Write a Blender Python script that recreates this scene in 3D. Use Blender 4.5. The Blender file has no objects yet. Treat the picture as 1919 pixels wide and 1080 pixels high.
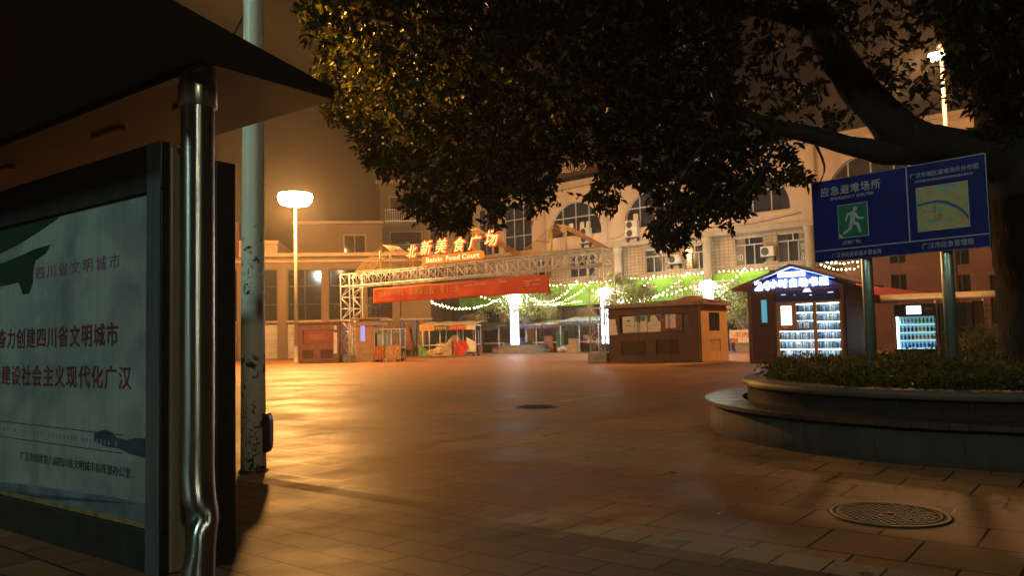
import bpy, bmesh, math, random
import numpy as np
from mathutils import Vector, Matrix
random.seed(7); RNG = np.random.default_rng(7)
S = bpy.context.scene; COL = S.collection
R = math.radians
# ---------------------------------------------------------------- camera, world, exposure
FPX, CXP, CYP, CAMH = 1490.0, 959.5, 540.0, 1.1
PITCH, ROLL = math.atan(94/FPX), math.atan(.024)
_f = Vector((0, math.cos(PITCH), math.sin(PITCH))); _u0 = Vector((0, -math.sin(PITCH), math.cos(PITCH))); _r0 = Vector((1, 0, 0))
_r = math.cos(ROLL)*_r0 - math.sin(ROLL)*_u0; _u = math.cos(ROLL)*_u0 + math.sin(ROLL)*_r0
CAMP = Vector((0, 0, CAMH))
cd = bpy.data.cameras.new('camera'); cam = bpy.data.objects.new('camera', cd); COL.objects.link(cam)
cd.sensor_fit = 'HORIZONTAL'; cd.sensor_width = 36; cd.lens = FPX/1919*36; cd.clip_end = 1000; cd.clip_start = .05
m = Matrix((_r, _u, -_f)).transposed().to_4x4(); m.translation = CAMP; cam.matrix_world = m
S.camera = cam
W = bpy.data.worlds.new('World'); S.world = W; W.use_nodes = True
bg = W.node_tree.nodes['Background']; bg.inputs[0].default_value = (.36, .25, .21, 1); bg.inputs[1].default_value = .010
S.view_settings.view_transform = 'Standard'; S.view_settings.look = 'None'; S.view_settings.exposure = 0; S.view_settings.gamma = 1
S.render.engine = 'CYCLES'
S.cycles.use_denoising = True; S.cycles.max_bounces = 6; S.cycles.volume_bounces = 0; S.cycles.diffuse_bounces = 3
S.cycles.glossy_bounces = 3; S.cycles.transparent_max_bounces = 4; S.cycles.sample_clamp_indirect = 4; S.cycles.caustics_reflective = False

def ray(x, y): return _f + (x-CXP)/FPX*_r - (y-CYP)/FPX*_u
def G(x, y, z=0):
    d = ray(x, y); return CAMP + d*((z-CAMH)/d.z)
def PY(x, y, Y):
    d = ray(x, y); return CAMP + d*(Y/d.y)
def PL(x, y, o, ang):
    """where the sight line meets the upright plane through o along ang: (distance along, height)"""
    a = R(ang); e = Vector((math.cos(a), math.sin(a), 0)); n = Vector((-e.y, e.x, 0)); d = ray(x, y)
    o = Vector((o[0], o[1], 0)); t = (o-CAMP).dot(n)/d.dot(n); p = CAMP + d*t
    return (p-o).dot(e), p.z

# ---------------------------------------------------------------- materials
def nt(name):
    mt = bpy.data.materials.new(name); mt.use_nodes = True
    n = mt.node_tree; return mt, n, n.nodes['Principled BSDF']
def M(name, col, rough=.6, metal=0, var=.15, scale=6, bump=0, bscale=60, emit=None, es=0, spec=.5, stretch=(1, 1, 1), dirt=0):
    mt, n, b = nt(name)
    tc = n.nodes.new('ShaderNodeTexCoord'); mp = n.nodes.new('ShaderNodeMapping'); mp.inputs['Scale'].default_value = stretch
    n.links.new(tc.outputs['Object'], mp.inputs[0])
    nz = n.nodes.new('ShaderNodeTexNoise'); nz.inputs['Scale'].default_value = scale; nz.inputs['Detail'].default_value = 6
    n.links.new(mp.outputs[0], nz.inputs['Vector'])
    mx = n.nodes.new('ShaderNodeMix'); mx.data_type = 'RGBA'
    mx.inputs[6].default_value = (*[c*(1-var) for c in col], 1); mx.inputs[7].default_value = (*[min(1, c*(1+var)) for c in col], 1)
    rp = n.nodes.new('ShaderNodeMapRange'); rp.inputs[1].default_value = .3; rp.inputs[2].default_value = .7
    n.links.new(nz.outputs[0], rp.inputs[0]); n.links.new(rp.outputs[0], mx.inputs[0])
    out = mx.outputs[2]
    if dirt:
        n2 = n.nodes.new('ShaderNodeTexNoise'); n2.inputs['Scale'].default_value = scale*.35; n2.inputs['Detail'].default_value = 9; n2.inputs['Roughness'].default_value = .7
        n.links.new(mp.outputs[0], n2.inputs['Vector'])
        r2 = n.nodes.new('ShaderNodeMapRange'); r2.inputs[1].default_value = .5; r2.inputs[2].default_value = .68; r2.inputs[4].default_value = dirt
        n.links.new(n2.outputs[0], r2.inputs[0])
        m2 = n.nodes.new('ShaderNodeMix'); m2.data_type = 'RGBA'; m2.inputs[7].default_value = (*[c*.3 for c in col], 1)
        n.links.new(r2.outputs[0], m2.inputs[0]); n.links.new(out, m2.inputs[6]); out = m2.outputs[2]
    n.links.new(out, b.inputs['Base Color'])
    b.inputs['Roughness'].default_value = rough; b.inputs['Metallic'].default_value = metal; b.inputs['Specular IOR Level'].default_value = spec
    if bump:
        n3 = n.nodes.new('ShaderNodeTexNoise'); n3.inputs['Scale'].default_value = bscale; n3.inputs['Detail'].default_value = 5
        n.links.new(mp.outputs[0], n3.inputs['Vector'])
        bp = n.nodes.new('ShaderNodeBump'); bp.inputs['Strength'].default_value = bump; bp.inputs['Distance'].default_value = .02
        n.links.new(n3.outputs[0], bp.inputs['Height']); n.links.new(bp.outputs[0], b.inputs['Normal'])
    if es:
        b.inputs['Emission Color'].default_value = (*(emit or col), 1); b.inputs['Emission Strength'].default_value = es
    return mt
def EM(name, col, es, sample=True):
    mt, n, b = nt(name)
    b.inputs['Base Color'].default_value = (*[c*.5 for c in col], 1); b.inputs['Emission Color'].default_value = (*col, 1); b.inputs['Emission Strength'].default_value = es
    if not sample: mt.cycles.emission_sampling = 'NONE'
    return mt
def grid_mat(name, col, line, w, h, mortar=.012, rough=.5, offset=0., rot=None, bump=.3, noise=.2):
    """small wall tiles: brick texture in the wall's own x/z"""
    mt, n, b = nt(name)
    tc = n.nodes.new('ShaderNodeTexCoord'); sep = n.nodes.new('ShaderNodeSeparateXYZ'); cb = n.nodes.new('ShaderNodeCombineXYZ')
    n.links.new(tc.outputs['Object'], sep.inputs[0]); n.links.new(sep.outputs[0], cb.inputs[0]); n.links.new(sep.outputs[2], cb.inputs[1])
    br = n.nodes.new('ShaderNodeTexBrick'); br.offset = offset; br.inputs['Scale'].default_value = 1
    br.inputs['Color1'].default_value = (*col, 1); br.inputs['Color2'].default_value = (*[c*(1-noise) for c in col], 1); br.inputs['Mortar'].default_value = (*line, 1)
    br.inputs['Mortar Size'].default_value = mortar; br.inputs['Brick Width'].default_value = w; br.inputs['Row Height'].default_value = h
    n.links.new(cb.outputs[0], br.inputs['Vector'])
    nz = n.nodes.new('ShaderNodeTexNoise'); nz.inputs['Scale'].default_value = .8; nz.inputs['Detail'].default_value = 8
    n.links.new(tc.outputs['Object'], nz.inputs['Vector'])
    mx = n.nodes.new('ShaderNodeMix'); mx.data_type = 'RGBA'; mx.blend_type = 'MULTIPLY'; mx.inputs[0].default_value = .6
    rp = n.nodes.new('ShaderNodeMapRange'); rp.inputs[1].default_value = .3; rp.inputs[2].default_value = .7; rp.inputs[3].default_value = .5; rp.inputs[4].default_value = 1.1
    n.links.new(nz.outputs[0], rp.inputs[0]); n.links.new(br.outputs[0], mx.inputs[6]); n.links.new(rp.outputs[0], mx.inputs[7])
    n.links.new(mx.outputs[2], b.inputs['Base Color']); b.inputs['Roughness'].default_value = rough
    return mt

steel = M('stainless steel', (.52, .58, .55), .15, 1, .12, 3, .10, 9, stretch=(6, 6, .12))
_n = steel.node_tree; _b = _n.nodes['Principled BSDF']; _tg = _n.nodes.new('ShaderNodeTangent'); _tg.direction_type = 'RADIAL'; _tg.axis = 'Z'
_b.inputs['Anisotropic'].default_value = .85; _b.inputs['Anisotropic Rotation'].default_value = .25; _b.inputs['Roughness'].default_value = .33; _n.links.new(_tg.outputs[0], _b.inputs['Tangent'])
steel_d = M('brushed dark steel', (.30, .33, .33), .32, 1, .2, 5, stretch=(8, 8, .4))
dark_frame = M('dark steel frame', (.045, .055, .058), .38, .6, .25, 8)
galv = M('galvanised tube', (.66, .70, .74), .42, .25, .25, 5)
black = M('black plastic', (.012, .012, .013), .45, 0, .2, 8)
glass = M('dark window glass', (.018, .02, .024), .06, 0, .2, 2, spec=.8)
white_f = M('white window frame', (.40, .38, .35), .45, 0, .12, 4)
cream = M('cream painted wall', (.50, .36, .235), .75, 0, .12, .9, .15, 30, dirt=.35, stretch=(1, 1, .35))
cream2 = M('cream trim', (.38, .29, .20), .7, 0, .12, 2, dirt=.25)
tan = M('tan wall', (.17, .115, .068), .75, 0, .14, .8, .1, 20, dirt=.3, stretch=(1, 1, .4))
concrete = M('concrete', (.28, .26, .23), .8, 0, .2, 4, .3, 50, dirt=.4)
shut = grid_mat('roller shutter', (.55, .50, .42), (.3, .27, .22), 40, .09, .01, .5)
tile2 = grid_mat('square wall tiles', (.40, .30, .20), (.10, .07, .05), .32, .22, .016, .4)
redwall = grid_mat('red brown wall tiles', (.15, .055, .038), (.09, .035, .025), .6, .3, .01, .6)
rust_k = M('rusty brown kiosk panel', (.20, .07, .03), .55, .1, .25, 3, .1, 20, dirt=.5)
rust_k2 = M('brown kiosk board', (.10, .046, .028), .6, .0, .2, 3, .1, 20, dirt=.4, spec=.2)
kio_side = M('wood grain kiosk end', (.42, .25, .11), .45, 0, .2, 4, stretch=(3, 3, .5), dirt=.2)
wood_d = M('dark red timber slats', (.11, .035, .022), .45, 0, .25, 4, .15, 40, stretch=(4, 4, .3))
wood_o = M('oak door frame', (.36, .20, .09), .4, 0, .15, 5, stretch=(4, 4, .4))
bamboo = M('bamboo pole', (.42, .22, .07), .5, 0, .3, 8)
yellow = M('yellow post', (.65, .42, .05), .5, 0, .15, 5)
orange_c = M('orange red cloth', (.80, .11, .03), .65, 0, .12, 2, .3, 6)
red_c = M('red cloth', (.50, .03, .02), .7, 0, .2, 3, .4, 8)
white_c = M('white sheet', (.62, .60, .56), .7, 0, .12, 3, .5, 7)
tan_c = M('tan tarpaulin', (.42, .30, .15), .7, 0, .25, 4, .5, 8)
green_c = M('green tarpaulin', (.10, .22, .05), .6, 0, .3, 4, .4, 8)
blue_p = M('blue plastic', (.02, .08, .35), .45)
paper = M('pale paper', (.72, .68, .60), .7, 0, .15, 6)
ink = M('dark ink', (.02, .025, .03), .6)
crimson = M('crimson print', (.12, .018, .026), .55)
white_t = M('white lettering', (.72, .72, .70), .5)
grey_t = M('aluminium lettering', (.55, .55, .5), .4)
soil = M('soil', (.05, .035, .025), .95, 0, .3, 12, .5)
bark = M('rough bark', (.009, .0065, .005), .9, 0, .45, 5, 1, 14, stretch=(2, 2, .4))
bark_w = M('whitewashed bark', (.55, .5, .45), .8, 0, .2, 8)

glass_b = M('blue black window glass', (.02, .022, .035), .1, 0, .4, 1.5, spec=.7)
curtain = M('drawn curtain behind glass', (.13, .10, .075), .35, 0, .45, 3, spec=.5, stretch=(6, 1, .4))
def pane(): return random.choice((glass, glass_b, glass_b, curtain))
def leafmat(name, c1, c2, trans=.45, rough=.4):
    mt, n, b = nt(name)
    geo = n.nodes.new('ShaderNodeNewGeometry'); nz = n.nodes.new('ShaderNodeTexWhiteNoise'); nz.noise_dimensions = '1D'
    n.links.new(geo.outputs['Random Per Island'], nz.inputs['W'])
    mx = n.nodes.new('ShaderNodeMix'); mx.data_type = 'RGBA'; mx.inputs[6].default_value = (*c1, 1); mx.inputs[7].default_value = (*c2, 1)
    n.links.new(nz.outputs[0], mx.inputs[0]); n.links.new(mx.outputs[2], b.inputs['Base Color']); b.inputs['Roughness'].default_value = rough
    b.inputs['Specular IOR Level'].default_value = .07
    tr = n.nodes.new('ShaderNodeBsdfTranslucent'); sh = n.nodes.new('ShaderNodeMixShader'); sh.inputs[0].default_value = trans
    gm = n.nodes.new('ShaderNodeMix'); gm.data_type = 'RGBA'; gm.blend_type = 'MULTIPLY'; gm.inputs[0].default_value = 1; gm.inputs[7].default_value = (1.5, 1.35, .5, 1)
    n.links.new(mx.outputs[2], gm.inputs[6]); n.links.new(gm.outputs[2], tr.inputs[0])
    n.links.new(b.outputs[0], sh.inputs[1]); n.links.new(tr.outputs[0], sh.inputs[2]); n.links.new(sh.outputs[0], n.nodes['Material Output'].inputs[0])
    return mt
leaf_m = leafmat('camphor leaf', (.011, .018, .006), (.058, .052, .010), .16)
leaf_pale = leafmat('pale dusty leaf', (.16, .19, .09), (.30, .30, .17), .3)
leaf_sh = leafmat('shrub leaf', (.035, .055, .018), (.10, .10, .035), .3)

# ---------------------------------------------------------------- mesh helpers
class MB:
    def __init__(s): s.v = []; s.f = []; s.sm = []
    def add(s, vs, fs, smooth=False):
        k = len(s.v); s.v += [tuple(p) for p in vs]
        for f in fs: s.f.append([k+i for i in f]); s.sm.append(smooth)
        return s
    def box(s, x0, x1, y0, y1, z0, z1):
        v = [(x, y, z) for z in (z0, z1) for y in (y0, y1) for x in (x0, x1)]
        return s.add(v, [(0, 2, 3, 1), (4, 5, 7, 6), (0, 1, 5, 4), (2, 6, 7, 3), (0, 4, 6, 2), (1, 3, 7, 5)])
    def tube(s, p0, p1, r, r1=None, seg=6, caps=True):
        return s.path([p0, p1], [r, r if r1 is None else r1], seg, caps)
    def path(s, pts, rs, seg=8, caps=True, jit=0):
        pts = [Vector(p) for p in pts]; n = len(pts); k = len(s.v)
        for i, p in enumerate(pts):
            t = (pts[min(i+1, n-1)]-pts[max(i-1, 0)]).normalized()
            a = Vector((0, 0, 1)) if abs(t.z) < .95 else Vector((1, 0, 0))
            u = t.cross(a).normalized(); w = u.cross(t)
            r = rs[i] if isinstance(rs, (list, tuple)) else rs
            for j in range(seg):
                an = 2*math.pi*j/seg; rr = r*(1+jit*(random.random()-.5))
                s.v.append(tuple(p+u*math.cos(an)*rr+w*math.sin(an)*rr))
        for i in range(n-1):
            for j in range(seg):
                a, b = k+i*seg+j, k+i*seg+(j+1) % seg
                s.f.append([a, b, b+seg, a+seg]); s.sm.append(True)
        if caps:
            s.f.append([k+j for j in range(seg)][::-1]); s.sm.append(False)
            s.f.append([k+(n-1)*seg+j for j in range(seg)]); s.sm.append(False)
        return s
    def prism(s, poly, y0, y1):
        """polygon in x/z given a depth y0..y1 (front at y0)"""
        n = len(poly); v = [(x, y0, z) for x, z in poly]+[(x, y1, z) for x, z in poly]
        f = [list(range(n)), [n+i for i in range(n)][::-1]]+[[(i+1) % n, i, n+i, n+(i+1) % n] for i in range(n)]
        return s.add(v, f)
    def slab(s, poly, z0, z1):
        n = len(poly); v = [(x, y, z0) for x, y in poly]+[(x, y, z1) for x, y in poly]
        f = [list(range(n))[::-1], [n+i for i in range(n)]]+[[i, (i+1) % n, n+(i+1) % n, n+i] for i in range(n)]
        return s.add(v, f)
    def lathe(s, prof, c=(0, 0), seg=32, smooth=True, a0=0, a1=2*math.pi):
        k = len(s.v); full = abs(a1-a0-2*math.pi) < 1e-6; m_ = seg if full else seg+1
        for r, z in prof:
            for j in range(m_):
                a = a0+(a1-a0)*j/seg; s.v.append((c[0]+r*math.cos(a), c[1]+r*math.sin(a), z))
        for i in range(len(prof)-1):
            for j in range(seg):
                a, b = k+i*m_+j, k+i*m_+(j+1) % m_
                s.f.append([a, b, b+m_, a+m_]); s.sm.append(smooth)
        return s
    def sheet(s, fn, nu, nv):
        k = len(s.v)
        for i in range(nu+1):
            for j in range(nv+1): s.v.append(tuple(fn(i/nu, j/nv)))
        for i in range(nu):
            for j in range(nv):
                a = k+i*(nv+1)+j; s.f.append([a, a+1, a+nv+2, a+nv+1]); s.sm.append(True)
        return s
    def holes(s, outline, holes, y, depth):
        """a wall face in x/z with openings, with reveals running back"""
        bm = bmesh.new(); E = []
        for loop in [outline]+holes:
            vs = [bm.verts.new((p[0], y, p[1])) for p in loop]
            E += [bm.edges.new((vs[i], vs[(i+1) % len(vs)])) for i in range(len(vs))]
        bmesh.ops.triangle_fill(bm, use_beauty=True, use_dissolve=False, edges=E, normal=(0, -1, 0))
        bm.verts.index_update()
        s.add([v.co[:] for v in bm.verts], [[v.index for v in f.verts] for f in bm.faces]); bm.free()
        for loop in [outline]+holes:
            n = len(loop)
            s.add([(p[0], y, p[1]) for p in loop]+[(p[0], y+depth, p[1]) for p in loop], [[i, (i+1) % n, n+(i+1) % n, n+i] for i in range(n)])
        return s
    def mesh(s, name, mat):
        me = bpy.data.meshes.new(name); me.from_pydata(s.v, [], s.f)
        me.polygons.foreach_set('use_smooth', s.sm); me.materials.append(mat)
        bm = bmesh.new(); bm.from_mesh(me); bmesh.ops.recalc_face_normals(bm, faces=bm.faces); bm.to_mesh(me); bm.free()
        return me
    def build(s, name, mat, parent=None, bevel=0):
        o = bpy.data.objects.new(name, s.mesh(name, mat)); COL.objects.link(o)
        if parent: o.parent = parent
        if bevel:
            b = o.modifiers.new('b', 'BEVEL'); b.width = bevel; b.segments = 2; b.limit_method = 'ANGLE'
        return o
def tag(o, label=None, cat=None, group=None, kind=None):
    if label: o['label'] = label
    if cat: o['category'] = cat
    if group: o['group'] = group
    if kind: o['kind'] = kind
    return o
def thing(name, label, cat, loc=(0, 0, 0), rz=0, group=None):
    o = bpy.data.objects.new(name, None); COL.objects.link(o); o.empty_display_size = .2
    o.location = loc; o.rotation_euler.z = R(rz); return tag(o, label, cat, group)
def copy_tree(o, parent=None):
    c = o.copy(); COL.objects.link(c)
    if parent: c.parent = parent
    for ch in list(o.children): copy_tree(ch, c)
    return c
def text_mb(txt, size, ext=.004, shear=0, width=None, bold=0, sx=1, gap=1):
    """characters as one mesh in the x/z plane facing -y, centred on the origin"""
    c = bpy.data.curves.new('t', 'FONT'); c.body = txt; c.size = size; c.extrude = ext; c.resolution_u = 2; c.shear = shear; c.space_character = gap
    c.align_x = 'CENTER'; c.align_y = 'CENTER'
    o = bpy.data.objects.new('t', c); COL.objects.link(o)
    me = bpy.data.meshes.new_from_object(o.evaluated_get(bpy.context.evaluated_depsgraph_get()))
    v = np.array([p.co[:] for p in me.vertices]); 
    mn, mxx = v.min(0), v.max(0); cen = (mn+mxx)/2; w = mxx[0]-mn[0]
    k = (width/w if width else 1)*sx
    mb = MB()
    for i, (bx_, bz_) in enumerate(((0, 0), (1, .3), (-1, -.3), (.4, -1), (-.4, 1)) if bold else ((0, 0),)):
        mb.add([((p[0]-cen[0])*k+bx_*bold, -p[2]-i*.00025*max(1, ext/.004), p[1]-cen[1]+bz_*bold) for p in v], [list(f.vertices) for f in me.polygons])
    bpy.data.objects.remove(o); bpy.data.curves.remove(c); bpy.data.meshes.remove(me)
    return mb
def text(name, txt, size, mat, parent, x, y, z, **k):
    o = text_mb(txt, size, **k).build(name, mat, parent); o.location = (x, y, z); return o

# ---------------------------------------------------------------- lamps
WARM = (1, .44, .105)
def street_lamp(label, base, h, pts, rh=.24):
    t = thing('street_lamp', label, 'street lamp', base)
    MB().path([(0, 0, 0), (0, 0, h*.5), (0, 0, h)], [.13, .10, .065], 12).lathe([(.22, 0), (.22, .06), (.15, .1), (.14, .9), (.13, .95)], seg=12).build('pole', lamp_pole, t)
    k = MB().lathe([(.12, h-.12), (.16, h-.05), (.16, h+.1), (.05, h+.2)], seg=12)
    for x, y, z in pts: k.tube((0, 0, h), (x, y, h+z+.04), .035)
    k.build('lamp_arm', lamp_pole, t)
    hd = MB().lathe([(.02, .16), (rh*.7, .12), (rh, 0), (rh*.96, -.02)], seg=14).mesh('lamp_head', steel_d)
    ln = MB().lathe([(rh*1.02, .02), (rh*1.12, -rh*.35), (rh*1.0, -rh*.9), (rh*.6, -rh*1.35), (.005, -rh*1.5)], seg=14).mesh('lens', lamp_glow)
    for x, y, z in pts:
        a = bpy.data.objects.new('lamp_head', hd); COL.objects.link(a); a.parent = t; a.location = (x, y, h-.06+z)
        b = bpy.data.objects.new('lens', ln); COL.objects.link(b); b.parent = a
    return t
def bulb(name, loc, power, col, rad, parent=None):
    l = bpy.data.lights.new(name, 'POINT'); l.energy = power; l.color = col; l.shadow_soft_size = rad
    o = bpy.data.objects.new(name, l); COL.objects.link(o); o.location = loc; o.parent = parent; return o
lamp_pole = M('pale lamp pole paint', (.34, .31, .26), .4, 0, .1, 3)
lamp_glow = EM('lamp lens glow', (1, .70, .33), 60, False)
LAMP_L, LAMP_R = 12500, 3000
def spot(name, loc, aim, power, col, cone, blend, rad, parent):
    l = bpy.data.lights.new(name, 'SPOT'); l.energy = power; l.color = col; l.spot_size = R(cone); l.spot_blend = blend; l.shadow_soft_size = rad
    o = bpy.data.objects.new(name, l); COL.objects.link(o); o.parent = parent; o.location = loc
    o.rotation_euler = (Vector(aim)-Vector(loc)-parent.location).to_track_quat('-Z', 'Y').to_euler()
ring = [(.52*math.cos(a), .52*math.sin(a), 0) for a in [2*math.pi*i/8 for i in range(8)]]  # enlarged heads, ringed to give the lamp's wide glare a shape
la = street_lamp('tall pale lamp with its glare shaped as a ring of big heads beside the small brown kiosk', (-12.4, 45.5, 0), 9.75, ring, .44)
bulb('lamp_light', (0, -1.4, 8.8), 8500, WARM, .5, la)
spot('lamp_light', (.4, -.8, 9.2), (2, 18, 0), LAMP_L, WARM, 150, .6, .4, la)
lb = street_lamp('tall lamp shining through the tree leaves behind the blue sign', (17.3, 31, 0), 12.2, [(-.36, -.1, -.2), (.10, .1, .10)], .19)
bulb('lamp_light', (-1.4, -.8, 11.2), LAMP_R, (1, .50, .19), .3, lb)
spot('lamp_light', (-1.3, .8, 11.2), (4, 41, 1), 9000, (1, .49, .18), 105, .5, .3, lb)
# lamps standing outside the frame: the cool road lamp left of the shelter, a plaza lamp and, added to brighten the tree crown, a floodlight on the left
lc = street_lamp('road lamp with cool white heads left of the bus shelter', (-11, -2.5, 0), 10.8, [(.4, 0, 0), (-.4, 0, 0)])
bulb('lamp_light', (.3, .3, 10.4), 2000, (.70, 1, .88), .4, lc)
lq = street_lamp('plaza lamp lighting the kiosk fronts and the banner from the left', (-20, 25, 0), 9.8, [(.5, 0, 0), (0, -.5, 0)])
spot('lamp_light', (.3, .2, 9.4), (4, 37, 2), 15000, (1, .59, .25), 100, .5, .4, lq)
ln_ = street_lamp('added floodlight mast out of view lighting the left edge of the tree crown', (-9.4, 12.6, 0), 9.9, [(.4, -.1, 0)])
spot('lamp_light', (.5, -.1, 9.5), (-2.9, 11.1, 5.7), 140000, (1, .46, .07), 14, .95, .3, ln_)
lx = street_lamp('road lamp with pale heads behind the camera on the right', (6, -15, 0), 9, [(.4, 0, 0), (-.4, 0, 0)])
bulb('lamp_light', (.2, .5, 8.6), 1500, (1, .96, .66), .4, lx)

# ---------------------------------------------------------------- ground
def ground_mat():
    mt, n, b = nt('stone paving'); L = n.links.new; N = n.nodes.new
    tc = N('ShaderNodeTexCoord'); mp = N('ShaderNodeMapping'); mp.inputs['Rotation'].default_value = (0, 0, R(38)); L(tc.outputs['Object'], mp.inputs[0])
    sp = N('ShaderNodeSeparateXYZ'); L(mp.outputs[0], sp.inputs[0])
    def math_(op, a, bb, c=None):
        q = N('ShaderNodeMath'); q.operation = op
        for i, x in enumerate((a, bb, c)):
            if x is None: continue
            if isinstance(x, (int, float)): q.inputs[i].default_value = x
            else: L(x, q.inputs[i])
        return q.outputs[0]
    def brick(w, h, mort, c1, c2, off=.5):
        br = N('ShaderNodeTexBrick'); br.offset = off; br.inputs['Scale'].default_value = 1; L(mp.outputs[0], br.inputs['Vector'])
        br.inputs['Brick Width'].default_value = w; br.inputs['Row Height'].default_value = h; br.inputs['Mortar Size'].default_value = mort; br.inputs['Mortar Smooth'].default_value = .3
        br.inputs['Color1'].default_value = (*c1, 1); br.inputs['Color2'].default_value = (*c2, 1); br.inputs['Mortar'].default_value = (.012, .009, .007, 1); return br
    b1 = brick(.46, .225, .008, (.175, .088, .044), (.085, .043, .023))
    b2 = brick(.46, .46, .008, (.36, .172, .070), (.27, .13, .056))
    b3 = brick(.24, .4, .006, (.36, .24, .14), (.26, .17, .10), 0)
    plaza = math_('GREATER_THAN', sp.outputs[1], 3.95)
    mixa = N('ShaderNodeMix'); mixa.data_type = 'RGBA'; L(plaza, mixa.inputs[0]); L(b1.outputs[0], mixa.inputs[6]); L(b2.outputs[0], mixa.inputs[7])
    def band(coord, pos, w): return math_('COMPARE', coord, pos, w)
    bands = band(sp.outputs[1], 3.86, .09)
    pb = math_('COMPARE', math_('PINGPONG', math_('SUBTRACT', sp.outputs[0], -7.8), 4.5), 0, .13)
    pb2 = math_('COMPARE', math_('PINGPONG', math_('SUBTRACT', sp.outputs[1], 3.86), 4.5), 0, .13)
    bands = math_('MAXIMUM', bands, math_('MULTIPLY', plaza, math_('MAXIMUM', pb, pb2)))
    mixb = N('ShaderNodeMix'); mixb.data_type = 'RGBA'; L(bands, mixb.inputs[0]); L(mixa.outputs[2], mixb.inputs[6]); L(b3.outputs[0], mixb.inputs[7])
    nz = N('ShaderNodeTexNoise'); nz.inputs['Scale'].default_value = .55; nz.inputs['Detail'].default_value = 8; nz.inputs['Roughness'].default_value = .62; L(tc.outputs['Object'], nz.inputs[0])
    nf = N('ShaderNodeTexNoise'); nf.inputs['Scale'].default_value = 60; nf.inputs['Detail'].default_value = 4; L(tc.outputs['Object'], nf.inputs[0])
    r1 = N('ShaderNodeMapRange'); L(nz.outputs[0], r1.inputs[0]); r1.inputs[1].default_value = .3; r1.inputs[2].default_value = .7; r1.inputs[3].default_value = .55; r1.inputs[4].default_value = 1.3
    r2 = N('ShaderNodeMapRange'); L(nf.outputs[0], r2.inputs[0]); r2.inputs[1].default_value = .3; r2.inputs[2].default_value = .7; r2.inputs[3].default_value = .75; r2.inputs[4].default_value = 1.2
    mul = N('ShaderNodeVectorMath'); mul.operation = 'SCALE'; L(mixb.outputs[2], mul.inputs[0]); 
    vo = N('ShaderNodeTexVoronoi'); vo.inputs['Scale'].default_value = 1.7; L(tc.outputs['Object'], vo.inputs[0])
    gs = N('ShaderNodeMapRange'); L(vo.outputs['Distance'], gs.inputs[0]); gs.inputs[1].default_value = .05; gs.inputs[2].default_value = .075; gs.inputs[3].default_value = .45; gs.inputs[4].default_value = 1
    ns2 = N('ShaderNodeTexNoise'); ns2.inputs['Scale'].default_value = 2.6; ns2.inputs['Detail'].default_value = 9; ns2.inputs['Roughness'].default_value = .72; L(tc.outputs['Object'], ns2.inputs[0])
    st2 = N('ShaderNodeMapRange'); L(ns2.outputs[0], st2.inputs[0]); st2.inputs[1].default_value = .56; st2.inputs[2].default_value = .66; st2.inputs[3].default_value = 1; st2.inputs[4].default_value = .55
    L(math_('MULTIPLY', math_('MULTIPLY', gs.outputs[0], st2.outputs[0]), math_('MULTIPLY', r1.outputs[0], r2.outputs[0])), mul.inputs['Scale'])
    L(mul.outputs[0], b.inputs['Base Color'])
    # worn patches are shinier
    r3 = N('ShaderNodeMapRange'); L(nz.outputs[0], r3.inputs[0]); r3.inputs[1].default_value = .35; r3.inputs[2].default_value = .68; r3.inputs[3].default_value = .40; r3.inputs[4].default_value = .62
    r4 = math_('ADD', r3.outputs[0], math_('MULTIPLY', math_('SUBTRACT', 1, plaza), .14))
    sepr = N('ShaderNodeSeparateColor'); L(mixb.outputs[2], sepr.inputs[0]); r4 = math_('ADD', r4, math_('MULTIPLY', math_('MAXIMUM', math_('SUBTRACT', sepr.outputs[0], .22), -.05), .8))
    L(r4, b.inputs['Roughness'])
    hsum = math_('ADD', math_('MULTIPLY', nf.outputs[0], .12), math_('MULTIPLY', nz.outputs[0], 5))
    h1 = N('ShaderNodeMix'); L(plaza, h1.inputs[0]); L(b1.outputs[1], h1.inputs[2]); L(math_('MULTIPLY', b2.outputs[1], .9), h1.inputs[3])
    # each flag sits a little proud or low of its neighbours
    sepc = N('ShaderNodeSeparateColor'); L(mixb.outputs[2], sepc.inputs[0])
    h = math_('SUBTRACT', hsum, h1.outputs[0]); h = math_('ADD', h, math_('MULTIPLY', sepc.outputs[0], 6))
    bp = N('ShaderNodeBump'); bp.inputs['Strength'].default_value = .36; bp.inputs['Distance'].default_value = .012; L(h, bp.inputs['Height']); L(bp.outputs[0], b.inputs['Normal'])
    b.inputs['Specular IOR Level'].default_value = .14
    return mt
gm = MB().box(-260, 260, -120, 260, -.5, 0).build('ground', ground_mat()); tag(gm, kind='structure')

# ---------------------------------------------------------------- bus shelter, light box, pole
SO, SA = G(298, 1082), -36.87     # right-hand foot of the light box
def SP(x, y): return PL(x, y, SO, SA)
sh = thing('bus_shelter', 'bus shelter with a dark flat canopy and a dented stainless steel post', 'bus shelter', (SO.x, SO.y, 0), SA)
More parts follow.
